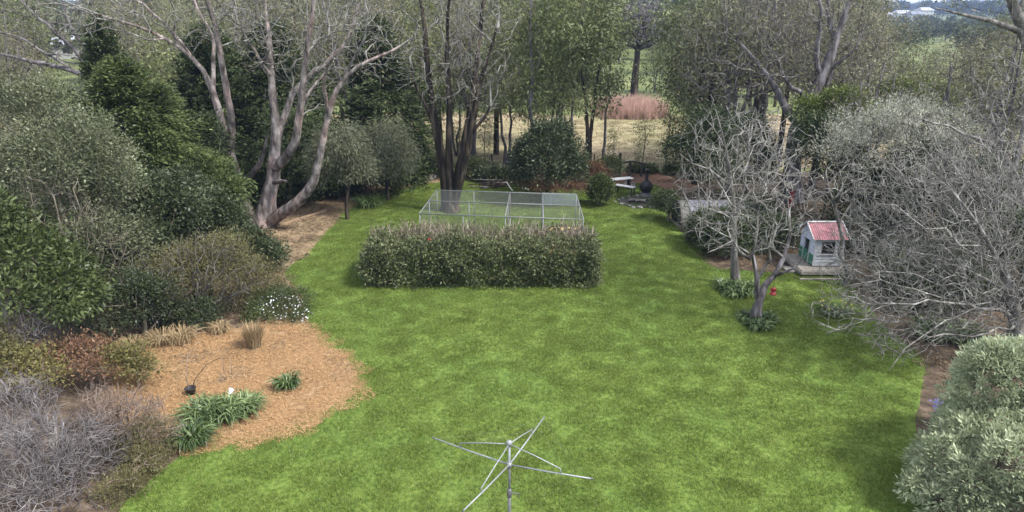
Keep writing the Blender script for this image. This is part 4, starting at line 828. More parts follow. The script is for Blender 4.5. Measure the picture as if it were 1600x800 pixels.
# rounded upper edges and ends
cy = np.clip((np.abs(P[:, 1])-(Dp-.35))/.35, 0, 1); P[:, 2] -= .16*cy**2*(P[:, 2]/hh); cx = np.clip((np.abs(P[:, 0])-(W-.4))/.4, 0, 1); P[:, 2] -= .2*cx**2*(P[:, 2]/hh)
top = face == 4; leafy = ~top | (P[:, 1] < -Dp*.1) | (r.random(nH) < .4)
Q, D = around(P[leafy], Nn[leafy], 15, .085, 181); k = Q[:, 2] > .02
leaves('foliage', Q[k], D[k], .105, .052, M_lf_hedge, t, 182, spread=1.0, hint=np.array([0, -.5, .8]))
# pruned stems standing on the top and back
st = []; nS = 700
for k in range(nS):
    x, y = r.uniform(-W+.1, W-.1), r.uniform(-Dp*.2, Dp-.05); z = hh-.5-.22*(math.sin(x*2.3)*math.sin(x*.9+1)+1)*r.random(); a = r.normal(0, .35, 2); L_ = r.uniform(.55, .95)
    p0 = np.array([x, y, z]); p1 = p0 + [a[0]*L_*.5, a[1]*L_*.5, L_*.6]; p2 = p1 + [r.normal(0, .12), r.normal(0, .12), L_*.42]
    st.append((np.array([p0, p1, p2]), np.array([.016, .013, .007])))
    q = p1 + [r.normal(0, .15), r.normal(0, .15), r.uniform(.15, .32)]; st.append((np.array([p1, (p1+q)/2+r.normal(0, .02, 3), q]), np.array([.010, .008, .005])))
vs, fs, o_ = [], [], 0
for Pp, Rr in st:
    Vv, Qq, _k = tube_arrays(Pp, Rr, 3); vs.append(Vv); fs.append(Qq+o_); o_ += len(Vv)
obj('pruned_stems', mesh_np('pruned_stems', np.concatenate(vs), [np.concatenate(fs)], bark('tan_stems', (0.10,0.08,0.055), (0.24,0.20,0.15), (0.40,0.35,0.28), scale=5)), t)
for x in np.linspace(-W+.3, W-.3, 16):
    m_ = MB(); y = r.normal(0, .3); m_.tube([(x, y, -.05), (x+r.normal(0, .1), y, .5), (x+r.normal(0, .2), y+r.normal(0, .2), 1.15)], [.05, .04, .02], 6); m_.build('stem', M_bk_twig, t)

# ---------------------------------------------------------------- netted cage
cg = thing('garden_cage', 'netted galvanised pipe cage over garden beds behind the hedge', 'cage', (-.4, 26.6, 0))
o = np.array([-.4, 26.6, 0]); zt = 1.95
fl, fr = G(655, 334, zt)-o, G(912, 343, zt)-o; br_, bl = G(901, 304, zt)-o, G(682, 297, zt)-o
for c in (fl, fr, br_, bl): c[2] = zt
def mixp(a, b_, t_): return a + (b_-a)*t_
def pipe(a, b_, rr, nm, mat=M_galv): return MB().tube([a, b_], rr, 8).build(nm, mat, cg, True)
for a, b_ in ((fl, fr), (fr, br_), (br_, bl), (bl, fl)): pipe(a, b_, .019, 'rail')
pipe(mixp(fl, bl, .52)+[0,0,.0], mixp(fr, br_, .52), .02, 'rail')
for s in (.53, .76): pipe(mixp(fl, fr, s)+[0,0,.012], mixp(bl, br_, s)+[0,0,.012], .022, 'rail')
for s in (0, .27, .53, .56, .76, 1): 
    for row, (A, B) in enumerate(((fl, fr), (mixp(fl, bl, .52), mixp(fr, br_, .52)), (bl, br_))):
        if s == .56 and row: continue
        q = mixp(A, B, s); q = q*[.996, .996, 1]; pipe((q[0], q[1], -.02), (q[0], q[1], zt-.02), .02, 'post', M_galv if row == 0 else M_galvdark)
for s in (0, 1): pipe((fl if s == 0 else fr)*[1,1,0]+[0,.03,.75], (bl if s == 0 else br_)*[1,1,0]+[0,-.03,.75], .014, 'rail')
def net(nm, q4, mat=M_net, sag=0.05, nu=14, nv=8):
    V, UV = [], []; a, b_, c_, d_ = [np.array(x, float) for x in q4]
    for jv in range(nv+1):
        for iu in range(nu+1):
            u_, v_ = iu/nu, jv/nv; p_ = (a*(1-u_)+b_*u_)*(1-v_) + (d_*(1-u_)+c_*u_)*v_
            p_ = p_ + np.array([0, 0, -sag*16*u_*(1-u_)*v_*(1-v_)*(1+.4*math.sin(9*u_+5*v_))]) if sag else p_
            V.append(p_); UV.append((u_*np.linalg.norm(b_-a), v_*np.linalg.norm(d_-a)))
    F = np.array([(jv*(nu+1)+iu, jv*(nu+1)+iu+1, (jv+1)*(nu+1)+iu+1, (jv+1)*(nu+1)+iu) for jv in range(nv) for iu in range(nu)])
    me = mesh_np(nm, np.array(V), [F], mat); uv = me.uv_layers.new(name='UVMap'); UV = np.array(UV, np.float32)
    uv.data.foreach_set('uv', UV[F.ravel()].ravel()); return obj(nm, me, cg)
up = np.array([0, 0, .027])
net('roof_net', (mixp(fl, fr, 0)+up, mixp(fl, fr, .76)+up, mixp(bl, br_, .76)+up, bl+up))
net('roof_net', (mixp(fl, fr, .76)+up, fr+up, br_+up, mixp(bl, br_, .76)+up), M_net)
net('shade_net', (mixp(mixp(fl, fr, .76), mixp(bl, br_, .76), .5)+up*1.6, mixp(fr, br_, .5)+up*1.6, br_+up*1.6, mixp(bl, br_, .76)+up*1.6), M_netdense)
g0 = np.array([1, 1, 0])
for A, B in ((fl, fr), (fr, br_), (br_, bl), (bl, fl)):
    nn_ = np.array([0, 0, .02]); out = nrm((A+B)/2*g0)*.03
    net('side_net', (A*g0+nn_+out, B*g0+nn_+out, B+out-[0,0,.03], A+out-[0,0,.03]), sag=0)
m_ = MB(); m_.tube([bl+[2.95,-.1,.36], bl+[3.1,-.25,.16], bl+[3.2,-.35,.05]], .02, 6).build('loose_pipe', M_galv, cg)
# things inside the cage: wavy edging, stakes, yellow crate
for k, (s, yv) in enumerate(((.54, .45), (.60, 1.05))):
    m_ = MB(); L0 = mixp(fl, fr, .56); n_ = 40; x0 = L0[0]; x1 = fr[0]-.25; top_ = []
    for q in range(n_+1):
        x = x0+(x1-x0)*q/n_; top_.append((x, fl[1]+1.2+yv, .30+.05*math.sin(q*1.25)))
    m_.tube(top_, .022, 5)
    e = thing('bed_edging', ['wavy-topped dark bed edging inside the cage, front one', 'wavy-topped dark bed edging inside the cage, rear one'][k], 'edging', o, group='wavy bed edgings')
    m_.build('top_rail', M_galvdark, e)
    m_ = MB(); Vv = []; 
    for p_ in top_: Vv += [(p_[0], p_[1], 0.0), (p_[0], p_[1], p_[2])]
    for p_ in top_: Vv += [(p_[0], p_[1]+.02, 0.0), (p_[0], p_[1]+.02, p_[2])]
    n2 = 2*(n_+1); m_.add(Vv, [(2*q, 2*q+2, 2*q+3, 2*q+1) for q in range(n_)] + [(n2+2*q+1, n2+2*q+3, n2+2*q+2, n2+2*q) for q in range(n_)]); m_.build('panel', M_drum, e)
r = np.random.default_rng(190)
for k in range(7):
    q = mixp(fl, fr, [.12, .22, .33, .42, .63, .84, .93][k]) + o; y = q[1] + r.uniform(.6, 2.4); x = q[0]
    lb = ['vegetable plant on a stake at the left end of the cage', 'sprawling plant in the left bay of the cage', 'leggy plant near the cage middle, left of the posts', 'leggy plant just left of the cage centre posts', 'thin plant just right of the cage centre posts', 'thin plant in the right bay of the cage', 'low plant at the right end of the cage'][k]
    t = thing('garden_plant', lb, 'plant', (x, y, 0), group='plants inside the cage')
    MB().tube([(0, 0, -.05), (.02, 0, 1.2 if k % 2 else .8)], .012, 5).build('stake', M_darktimber, t)
    c = np.column_stack([r.normal(0, .22, 40), r.normal(0, .22, 40), r.uniform(.1, .9, 40)]); leaves('foliage', c.repeat(5, 0)+r.normal(0, .05, (200, 3)), nrm(r.normal(size=(200, 3))), .12, .05, M_lf_gum, t, 191+k)
t = thing('yellow_crate', 'yellow slatted timber crate at the right end of the cage', 'crate', (G(878, 352, 1.0)[0], 25.35, 0))
for q in range(6): MB().box(-.55, .55, -.02, .02, .12+.16*q, .25+.16*q).build('slat', M_yellowply, t)
for x in (-.5, .5): MB().box(x-.03, x+.03, .022, .08, -.02, 1.1).build('post', M_yellowply, t)
MB().box(-.57, .57, -.03, .34, 1.09, 1.13).build('top_board', M_yellowply, t)
for q in range(3): MB().box(-.55, .55, .30, .335, .2+.3*q, .32+.3*q).build('slat', M_yellowply, t)
q = thing('red_flower', 'single red bloom on top of the hedge', 'flower', (G(670, 379, 1.6)[0], 22.6, 1.5))
petals(q, np.array([[0, 0, .13], [.03, 0, .16], [-.03, 0, .15]]), 3, 0, .035, M_red, 7); MB().tube([(0, 0, -.2), (0, 0, .14)], .006, 4).build('stem', M_bk_twig, q)

# ---------------------------------------------------------------- rotary clothes line
cl_top = G(794, 692, 2.15); cb = np.array([cl_top[0]+.02, cl_top[1], 0])
t = thing('clothes_line', 'four-armed steel rotary clothes line standing on the front lawn', 'clothes line', cb)
MB().tube([(0, 0, -.1), (0, 0, 1.15)], .030, 12).build('pole', M_galvdark, t, True)
MB().tube([(0, 0, 1.1), (0, 0, 2.15)], .022, 12).build('upper_pole', M_galvlight, t, True)
MB().lathe([(.0, 1.06), (.042, 1.06), (.045, 1.09), (.042, 1.2), (.028, 1.22), (.0, 1.22)], 12).build('collar', M_galvdark, t, True)
MB().lathe([(.0, 2.10), (.045, 2.10), (.05, 2.15), (.04, 2.19), (.0, 2.2)], 12).build('hub_cap', M_galvlight, t, True)
hubz = None
for zc in np.arange(1.4, 2.1, .005):                      # where the arms meet the pole
    d_ = cb+[0, 0, zc]-[0, 0, CAMZ]; v_ = (d_[1]*SP + d_[2]*CP)/(d_[1]*CP - d_[2]*SP)
    if 400-FPX*v_ < 726: hubz = zc; break
MB().lathe([(.0, hubz-.05), (.04, hubz-.05), (.042, hubz+.04), (.0, hubz+.04)], 12).build('hub', M_galvlight, t, True)
m_ = MB(); m_.tube([(.03, 0, 1.14), (.16, 0, 1.12), (.17, 0, 1.03)], .008, 6).build('crank_handle', M_galvdark, t)
a0 = math.radians(-13.0); AL = 1.62
ends = [G(677, 684, hubz+.12)-cb, G(925, 748, hubz+.1)-cb, G(724, 798, hubz+.1)-cb, G(850, 652, hubz+.12)-cb]
hub = np.array([0, 0, hubz])
for e in ends:
    e = np.array(e); L_ = np.linalg.norm(e[:2]); dirv = e/L_
    MB().tube([hub, hub+(e-hub)*.5+[0, 0, -.01], e], [.014, .0135, .012], 8).build('arm', M_galvlight, t, True)
    k = hub + (e-hub)*.63; topp = np.array([0, 0, 2.13]); near = k + [0, 0, .09]
    MB().tube([topp, topp+(near-topp)*.5+[0, 0, .01], near, k+[0, 0, .045], k], [.010, .010, .010, .010, .010], 6).build('stay', M_galvlight, t, True)
    MB().tube([e-(e-hub)*.008, e+(e-hub)*.012], .017, 8).build('end_cap', M_galvdark, t)
# the line wires run round the arms in rings
for fr_ in (.98, .8):
    m_ = MB(); o4 = [ends[0], ends[3], ends[1], ends[2]]
    for p_, q_ in zip(o4, o4[1:]+o4[:1]):
        A, B = hub+(np.array(p_)-hub)*fr_, hub+(np.array(q_)-hub)*fr_; pts = [A+(B-A)*s+[0, 0, -.10*4*s*(1-s)] for s in np.linspace(0, 1, 7)]; m_.tube(pts, .0009, 3)
    m_.build('line_wire', M_galvdark, t)

# ---------------------------------------------------------------- playhouse
ph = np.array([at(1268, 418, 23.7)[0], 23.7, 0.0])
P_ = thing('playhouse', 'small weatherboard playhouse with a red corrugated roof on a timber deck', 'playhouse', ph); P_.scale = (.94, .94, .94)
z0, wx, dy, zw, zr = .30, 1.12, 1.35, 1.42, 1.86
def part(m_, nm, mat, par=P_): return m_.build(nm, mat, par)
# deck
for k in range(8): part(MB().box(-.55, 1.62, -.42+k*.245, -.42+k*.245+.232, .22, .255+.004*(k % 2)), 'deck_board', M_timber)
for x in (-.5, .5, 1.55):
    for y in (-.35, 1.4): part(MB().box(x-.05, x+.05, y-.05, y+.05, -.05, .218), 'deck_post', M_darktimber)
part(MB().box(-.58, 1.65, -.47, -.425, .10, .225), 'deck_fascia', M_timber); part(MB().box(-.60, -.555, -.42, 1.5, .10, .218), 'deck_fascia', M_timber)
part(MB().box(-.95, -.62, -.1, .5, .05, .10), 'step', M_timber); part(MB().box(-.75, 1.75, -.85, -.75, -.01, .07), 'ground_sleeper', M_timber)
# front wall: boards around the window opening
wx0, wx1, wz0, wz1 = .28, .76, .80, 1.22
zb = z0
n_b = 8; hb = (zw-z0)/n_b
for k in range(n_b):
    a, b_ = z0+k*hb, z0+(k+1)*hb+.012
    segs = [(0.045, wx-.045)] if (b_ < wz0+.03 or a > wz1-.03) else [(0.045, wx0), (wx1, wx-.045)]
    for s0, s1 in segs:
        part(MB().add([(s0, -.030, a), (s1, -.030, a), (s1, -.010, b_), (s0, -.010, b_), (s0, .0, a), (s1, .0, a), (s1, .0, b_), (s0, .0, b_)],
                      [(0,1,2,3), (7,6,5,4), (0,4,5,1), (3,2,6,7), (0,3,7,4), (1,5,6,2)]), 'weatherboard', M_paintwhite)
part(MB().box(0.0, .045, -.035, .0, z0, zw), 'corner_post', M_paintwhite); part(MB().box(wx-.045, wx, -.035, .0, z0, zw), 'corner_post', M_paintwhite)
w_ = part(MB().box(wx0+.03, wx1-.03, .02, .03, wz0+.03, wz1-.03), 'window', M_glass)
for a in ((wx0-.01, wx0+.03, wz0-.01, wz1+.01), (wx1-.03, wx1+.01, wz0-.01, wz1+.01)): part(MB().box(a[0], a[1], -.028, .04, a[2], a[3]), 'frame', M_darktimber, w_)
for a in ((wx0+.03, wx1-.03, wz0-.01, wz0+.03), (wx0+.03, wx1-.03, wz1-.03, wz1+.01)): part(MB().box(a[0], a[1], -.027, .04, a[2], a[3]), 'frame', M_darktimber, w_)
part(MB().box((wx0+wx1)/2-.012, (wx0+wx1)/2+.012, -.01, .018, wz0+.03, wz1-.03), 'glazing_bar', M_darktimber, w_)
part(MB().box(wx0-.04, wx1+.04, -.06, -.03, wz0-.045, wz0-.012), 'sill', M_paintwhite, w_)
# gable wall to the left with the doorway, blue above green
d0, d1, dz = .42, .92, 1.18
for y0_, y1_ in ((.0, d0), (d1, dy)):
    part(MB().box(-.002, .04, y0_+.002, y1_, z0, z0+.42), 'dado_panel', M_paintgreen); part(MB().box(.0, .04, y0_+.002, y1_, z0+.42, zw), 'wall_panel', M_paintblue)
mid = dy/2
part(MB().box(.0, .04, d0+.002, d1-.002, dz, zw), 'wall_panel', M_paintblue)
part(MB().add([(.0, .0, zw+.002), (.0, dy, zw+.002), (.0, mid, zr-.02), (.04, .0, zw+.002), (.04, dy, zw+.002), (.04, mid, zr-.02)], [(1,0,2), (3,4,5), (0,1,4,3), (1,2,5,4), (2,0,3,5)]), 'gable_panel', M_paintblue)
part(MB().box(-.02, .02, d0+.01, d1-.01, z0+.01, z0+.45), 'half_door', M_paintgreen)
for y0_ in (d0-.03, d1-.01): part(MB().box(-.03, -.004, y0_, y0_+.04, z0, dz+.04), 'door_frame', M_trim)
# back and right walls
part(MB().box(.0, wx, dy-.03, dy, z0, zw), 'rear_wall', M_paintwhite); part(MB().box(wx-.04, wx, .002, dy-.032, z0, zw), 'side_wall', M_paintwhite)
part(MB().add([(wx, .0, zw+.002), (wx, dy, zw+.002), (wx, mid, zr-.02), (wx-.04, .0, zw+.002), (wx-.04, dy, zw+.002), (wx-.04, mid, zr-.02)], [(0,1,2), (4,3,5), (1,0,3,4), (2,1,4,5), (0,2,5,3)]), 'gable_panel', M_paintwhite)
part(MB().box(.042, wx-.042, .002, dy-.032, z0-.03, z0), 'floor_panel', M_timber)
# corrugated roof
for sg, nm in ((-1, 'roof_sheet'), (1, 'roof_sheet')):
    n_ = 96; Vv = []; ye = -.12 if sg < 0 else dy+.12; ze = zw-.03
    for q in range(n_+1):
        x = -.12 + (wx+.24)*q/n_; c = .011*math.sin(q*2*math.pi/6)
        Vv += [(x, ye, ze+c), (x, mid, zr+c), (x, ye, ze+c-.006), (x, mid, zr+c-.006)]
    F = []
    for q in range(n_): a = 4*q; b_ = a+4; F += [(a, b_, b_+1, a+1), (a+3, b_+3, b_+2, a+2), (a, a+2, b_+2, b_)]
    part(MB().add(Vv, F), nm, M_redroof)
part(MB().bar((-.13, mid, zr+.02), (wx+.13, mid, zr+.02), .10, .03), 'ridge_cap', M_trim)
for ye in (-.13, dy+.13): part(MB().bar((-.135, ye, zw-.02), (-.135, mid, zr+.01), .025, .07), 'barge_board', M_trim); part(MB().bar((wx+.135, ye, zw-.02), (wx+.135, mid, zr+.01), .025, .07), 'barge_board', M_trim)

# ---------------------------------------------------------------- bird feeder on a pole hook by the crooked tree
fp = G(1208, 456, .55)
t = thing('bird_feeder', 'small red bird feeder hanging beside the crooked bare tree', 'feeder', (fp[0], fp[1], .45))
MB().lathe([(0, 0), (.10, .01), (.11, .04), (.075, .05), (.075, .17), (.0, .17)], 14).build('body', M_red, t, True)
MB().lathe([(.0, .26), (.05, .24), (.105, .175), (.0, .172)], 14).build('lid', M_red, t, True)
MB().tube([(0, 0, .25), (.0, .0, .6), (.06, .1, 1.75)], .006, 5).build('cord', M_black, t)

# ---------------------------------------------------------------- low drum shed under the bare trees
sp = at(1058, 335, 29.6); sp[2] = 0
t = thing('low_shed', 'low arched dark shed with a pale lilac-grey sheet over it', 'shed', sp, 0)
n_ = 14; rr = .95; L_ = 2.9
def arch(r_, x0, x1, nm, mat, th=.03, a0=0, a1=math.pi):
    Vv, F = [], []
    for q in range(n_+1):
        a = a0+(a1-a0)*q/n_
        for x in (x0, x1):
            for s in (r_, r_-th): Vv.append((x, -s*math.cos(a), .25+s*math.sin(a)*.95))
    for q in range(n_):
        b_ = 4*q; c_ = b_+4; F += [(b_, c_, c_+2, b_+2), (b_+3, c_+3, c_+1, b_+1), (b_, b_+1, c_+1, c_), (b_+2, c_+2, c_+3, b_+3)]
    return MB().add(Vv, F).build(nm, mat, t)
arch(rr, 0, L_, 'arched_roof', M_drum); arch(rr+.02, .35, L_-.1, 'cover_sheet', M_tarp, .012, math.radians(38), math.radians(150))
arch(rr+.03, -.03, .05, 'rim', M_darktimber, .06)
Vv = [(.06, 0, .25)] + [(.06, -(rr-.04)*math.cos(math.pi*q/n_), .25+(rr-.04)*math.sin(math.pi*q/n_)*.95) for q in range(n_+1)]
Vv2 = [(x+.03, y, z) for x, y, z in Vv]; k_ = len(Vv)
MB().add(Vv+Vv2, [(0, q+2, q+1) for q in range(n_)] + [(k_, k_+q+1, k_+q+2) for q in range(n_)]).build('end_panel', M_drum, t)
for y in (-rr+.02, rr-.02): MB().box(-.02, L_, y-.03, y+.03, -.05, .26).build('base_wall', M_darktimber, t)
bush('clipped_shrub', 'low dark mounded shrub at the left end of the low shed', 'shrub', [E(1040,318,30.5,.55,.5,.5), E(1050,326,30.2,.45,.4,.35)], M_lf_pine, n_clump=150, per=24, clump=.1, ll=.09, lw=.045, seed=520)
ed = thing('timber_edging', 'pale timber edging board along the lawn below the low shed', 'edging', G(1064, 353))
MB().bar(np.array([0, 0, .06])+(G(1048, 345)-G(1064, 353)), np.array([0, 0, .06])+(G(1080, 371)-G(1064, 353)), .05, .12).build('board', M_timber, ed)
ed = thing('timber_edging', 'long tan timber edging along the dirt strip right of the big gum', 'edging', G(470, 343))
for (a, b_) in (((433, 356), (468, 344)), ((469, 343.6), (510, 331))): MB().bar(np.array([0, 0, .06])+(G(*a)-G(470, 343)), np.array([0, 0, .06])+(G(*b_)-G(470, 343)), .09, .12).build('board', M_tantimber, ed)

# red panel glimpsed by the burnt gum
sl = at(1241, 285, 31.5); sl[2] = 0
t = thing('red_sign_board', 'narrow red board standing beside the burnt gum trunk', 'board', sl, .5)
MB().box(-.13, .13, -.02, .02, .35, 1.15).build('board', M_red, t)
for x in (-.11, .11): MB().box(x-.02, x+.02, .022, .05, -.02, 1.1).build('leg', M_darktimber, t)

# ---------------------------------------------------------------- fire pit corner: bench, table, chiminea, stones
tb = G(976, 306); 
t = thing('picnic_table', 'white-topped narrow table by the fire pit', 'table', (tb[0]-.05, tb[1]+1.2, 0), math.radians(20))
for k in range(2): MB().box(-.65, .65, -.22+.225*k, -.01+.225*k, .62, .66).build('top_plank', M_trim, t)
for x in (-.5, .5): MB().box(x-.04, x+.04, -.15, .15, -.02, .618).build('leg', M_darktimber, t)
t = thing('garden_bench', 'white slatted bench seat on dark legs in front of the narrow table', 'bench', (tb[0]+.05, tb[1]+.35, 0), math.radians(-38))
for k in range(3): MB().box(-.55, .55, -.17+.12*k, -.07+.12*k, .42, .455).build('slat', M_trim, t)
for x in (-.48, .48):
    for y in (-.14, .14): MB().box(x-.03, x+.03, y-.03, y+.03, -.02, .418).build('leg', M_darktimber, t)
ch = at(1009, 302, 35.0); ch[2] = 0
t = thing('chiminea', 'black pot-bellied chiminea with an upright flue by the fire pit', 'chiminea', ch)
MB().lathe([(.0, .18), (.15, .18), (.28, .28), (.34, .45), (.33, .58), (.24, .74), (.12, .82), (.0, .82)], 22).build('belly', M_black, t, True)
MB().lathe([(.10, .80), (.085, .95), (.085, 1.34), (.115, 1.36), (.115, 1.40), (.07, 1.40), (.07, .95)], 16).build('flue', M_black, t, True)
MB().lathe([(.36, .0), (.34, .05), (.24, .12), (.2, .2), (.17, .2), (.22, .08), (.3, -.02)], 22).build('stand', M_galvdark, t, True)
MB().box(-.11, .11, -.345, -.30, .38, .58).build('mouth', plain('mouth_black', (.006,.006,.006)), t)  # solid near-black block set into the belly as its opening
fp_ = at(1000, 312, 33.6); fp_[2] = 0
t = thing('fire_pit', 'dark sunken fire pit ringed with stones and charred wood', 'fire pit', fp_)
MB().lathe([(1.05, .05), (1.0, .07), (.85, .03), (.0, .025)], 26).build('ash_bed', plain('ash', (.035,.032,.03), var=.4), t)
def rock(rad, seed, flat=.65):
    r = np.random.default_rng(seed); Vv, F, n_, k_ = [], [], 8, 5
    for a in range(k_+1):
        for b_ in range(n_):
            th, ph_ = math.pi*a/k_, 2*math.pi*b_/n_; q = rad*(1+.16*r.normal()) if 0 < a < k_ else rad
            Vv.append((q*math.sin(th)*math.cos(ph_), q*math.sin(th)*math.sin(ph_), q*math.cos(th)*flat))
    for a in range(k_):
        for b_ in range(n_): F.append((a*n_+b_, a*n_+(b_+1) % n_, (a+1)*n_+(b_+1) % n_, (a+1)*n_+b_))
    return MB().add(Vv, F)
for k in range(16):
    a = k*2*math.pi/16; s = rock(RNG.uniform(.07, .14), 200+k).build('stone', M_stone, t); s.location = (1.08*math.cos(a)+RNG.normal(0, .08), 1.08*math.sin(a)+RNG.normal(0, .08), .04)
for k in range(5):
    a = RNG.uniform(0, 6.28); MB().tube([(.6*math.cos(a), .6*math.sin(a), .1), (-.3*math.cos(a), -.4*math.sin(a), .16)], [.05, .04], 7).build('charred_log', M_black if k % 2 else M_timber, t)
rl = at(1028, 313, 33); rl[2] = 0
t = thing('timber_ramp', 'flat dirt and board edging running right from the fire pit', 'edging', rl)
for k in range(2): MB().bar((-.9, .6-.9*k, .05), (.9, -.1-.9*k, .05), .08, .1).build('board', M_darktimber, t)
s = rock(.34, 230).build('boulder', M_stone); s.location = tuple(at(985, 284, 36.8)*[1,1,0]+[0,0,.12]); tag(s, 'pale grey boulder between the timber rail and the fire pit', 'rock')
s = rock(.20, 231).build('boulder', M_stone); s.location = tuple(G(1034, 312)+[0,0,.06]); tag(s, 'small stone at the right end of the fire pit', 'rock')
# stones and log by the fence, left of the dark stemmed tree
for k, (px, py, s_, lb) in enumerate([(640,283,.3,'grey rock left of the fallen log'), (672,280,.34,'pale rock beside the fallen log near the dark stems'), (655,288,.2,'small rock in front of the fallen log')]):
    s = rock(s_, 240+k).build('boulder', M_stone); s.location = tuple(G(px, py)+[0,0,s_*.3]); tag(s, lb, 'rock')
t = thing('fallen_log', 'pale fallen log lying left of the dark-stemmed tree', 'log', G(652, 280))
MB().tube([(-.9, .1, .16), (-.2, .0, .19), (.5, .05, .2), (1.1, -.15, .15)], [.15, .17, .16, .11], 10).build('log', M_bk_grey, t, True)
MB().tube([(.3, 0, .25), (.5, -.3, .5), (.55, -.45, .62)], [.06, .04, .02], 6).build('branch_stub', M_bk_grey, t)
t = thing('branch_pile', 'heap of cut dark branches behind the cage', 'branches', G(780, 293))
for k in range(14):
    a = RNG.uniform(-.5, .5); x = RNG.uniform(-.8, .8); y = RNG.uniform(-.4, .4); L_ = RNG.uniform(.6, 1.2)
    MB().tube([(x-L_*math.cos(a), y-L_*math.sin(a), .06+.02*k), (x, y, .12+.02*k), (x+L_*math.cos(a), y+L_*math.sin(a), .08+.03*k)], [.035, .03, .015], 5).build('branch', M_bk_dark if k % 3 else M_bk_grey, t)
# twig pot and white stone on the mulched bed
t = thing('plant_pot', 'small dark pot holding two arching bare sticks', 'pot', G(299, 617)); t.scale = (.85, .85, .85)
MB().lathe([(0, 0), (.11, 0), (.15, .22), (.165, .24), (.14, .24), (.12, .2), (0, .2)], 16).build('pot', M_black, t, True)
MB().tube([(-.05, 0, .15), (-.12, .1, .5), (-.2, .5, .95), (-.1, .9, 1.2), (.05, 1.1, 1.25)], [.012, .011, .009, .007, .004], 6).build('stick', M_bk_brown, t)
MB().tube([(.05, 0, .15), (.12, .1, .45), (.4, .35, .8), (.75, .5, .95), (1.0, .55, .9)], [.014, .012, .010, .008, .004], 6).build('stick', M_black, t)
MB().tube([(-.19, .45, .9), (.05, .5, .85), (.25, .55, .6)], [.006, .005, .003], 5).build('stick', M_bk_brown, t)
for (dx, h_) in ((.42, .9), (.62, .75)):
    s = thing('bare_stick', 'thin bare seedling stick on the mulch behind the pot, %s' % ('taller' if h_ > .8 else 'shorter'), 'stick', G(299, 617)+[dx, 1.0, 0])
    MB().tube([(0, 0, -.03), (.03, .02, h_*.5), (-.02, .05, h_)], [.008, .006, .003], 5).build('stem', M_bk_brown, s); MB().tube([(.03, .02, h_*.5), (.12, .1, h_*.8)], [.004, .002], 4).build('side_twig', M_bk_brown, s)
s = rock(.075, 260, .8).build('white_stone', M_trim); s.location = tuple(G(361, 612, .38)+[0, 0, .02]); tag(s, 'small white ball among the strap leaves', 'ornament')
MB().tube([(0, 0, -.42), (0, 0, -.03)], .01, 5).build('stick', M_timber, s)

# ---------------------------------------------------------------- paddock fence and timber rail
fy = 40.9
def post(x, y, h, label, r_=.06, name='fence_post'):
    o = MB().tube([(0, 0, -.2), (0, 0, h)], [r_, r_*.9], 8).build(name, M_darktimber); o.location = (x, y, 0); return tag(o, label, 'post', group='paddock fence posts')
fxs = [-21, -17.5, -14, -10.6, -7.4, -4.2, -1.2, 1.8, 4.9, 11.8, 14.5, 17.6, 20.8, 24]
for k, x in enumerate(fxs): post(x, fy+.1*math.sin(k*3), 1.05, 'thin dark timber post of the paddock fence' , .05)
t = thing('wire_fence', 'four thin wires strung along the paddock boundary', 'fence', (0, fy-.065, 0))
for z in (.25, .5, .75, .98):
    m_ = MB(); m_.tube([(x, .1*math.sin(k*3)-.0, z-(.02 if k % 2 else 0)) for k, x in enumerate(fxs)], .004, 4).build('wire', M_galvdark, t)
rb = at(985, 275, 39.4)
t = thing('timber_rail', 'dark timber rail on three posts at the paddock edge', 'rail', (rb[0], 39.4, 0))
for x, h_ in ((-.6, .85), (-.05, .95), (.62, .85)): MB().box(x-.05, x+.05, -.05, .05, -.1, h_).build('post', M_darktimber, t)
MB().bar((-.72, -.08, .80), (-.02, -.08, .92), .05, .10).build('rail', M_darktimber, t); MB().bar((.0, -.08, .92), (.75, -.08, .78), .05, .10).build('rail', M_darktimber, t)
post(at(968, 265, 40.2)[0], 40.2, 1.25, 'thicker dark post left of the timber rail', .09)
t = thing('prop_pole', 'dark pole leaning against the trees at the fence right of the rail', 'pole', at(1070, 275, 38.8)*[1,1,0])
MB().tube([(-.5, 0, -.05), (.6, .3, 1.0)], .05, 7).build('pole', M_darktimber, t)
t = thing('dark_bin', 'dark square bin at the fence left of the big rounded shrub', 'bin', at(800, 275, 39.6)*[1,1,0])
MB().add([(-.34,-.34,0),(.34,-.34,0),(.34,.34,0),(-.34,.34,0),(-.4,-.4,.8),(.4,-.4,.8),(.4,.4,.8),(-.4,.4,.8)], [(3,2,1,0),(4,5,6,7),(0,1,5,4),(1,2,6,5),(2,3,7,6),(3,0,4,7)]).build('body', M_black, t)
MB().box(-.43, .43, -.43, .43, .802, .86).build('lid', M_black, t)

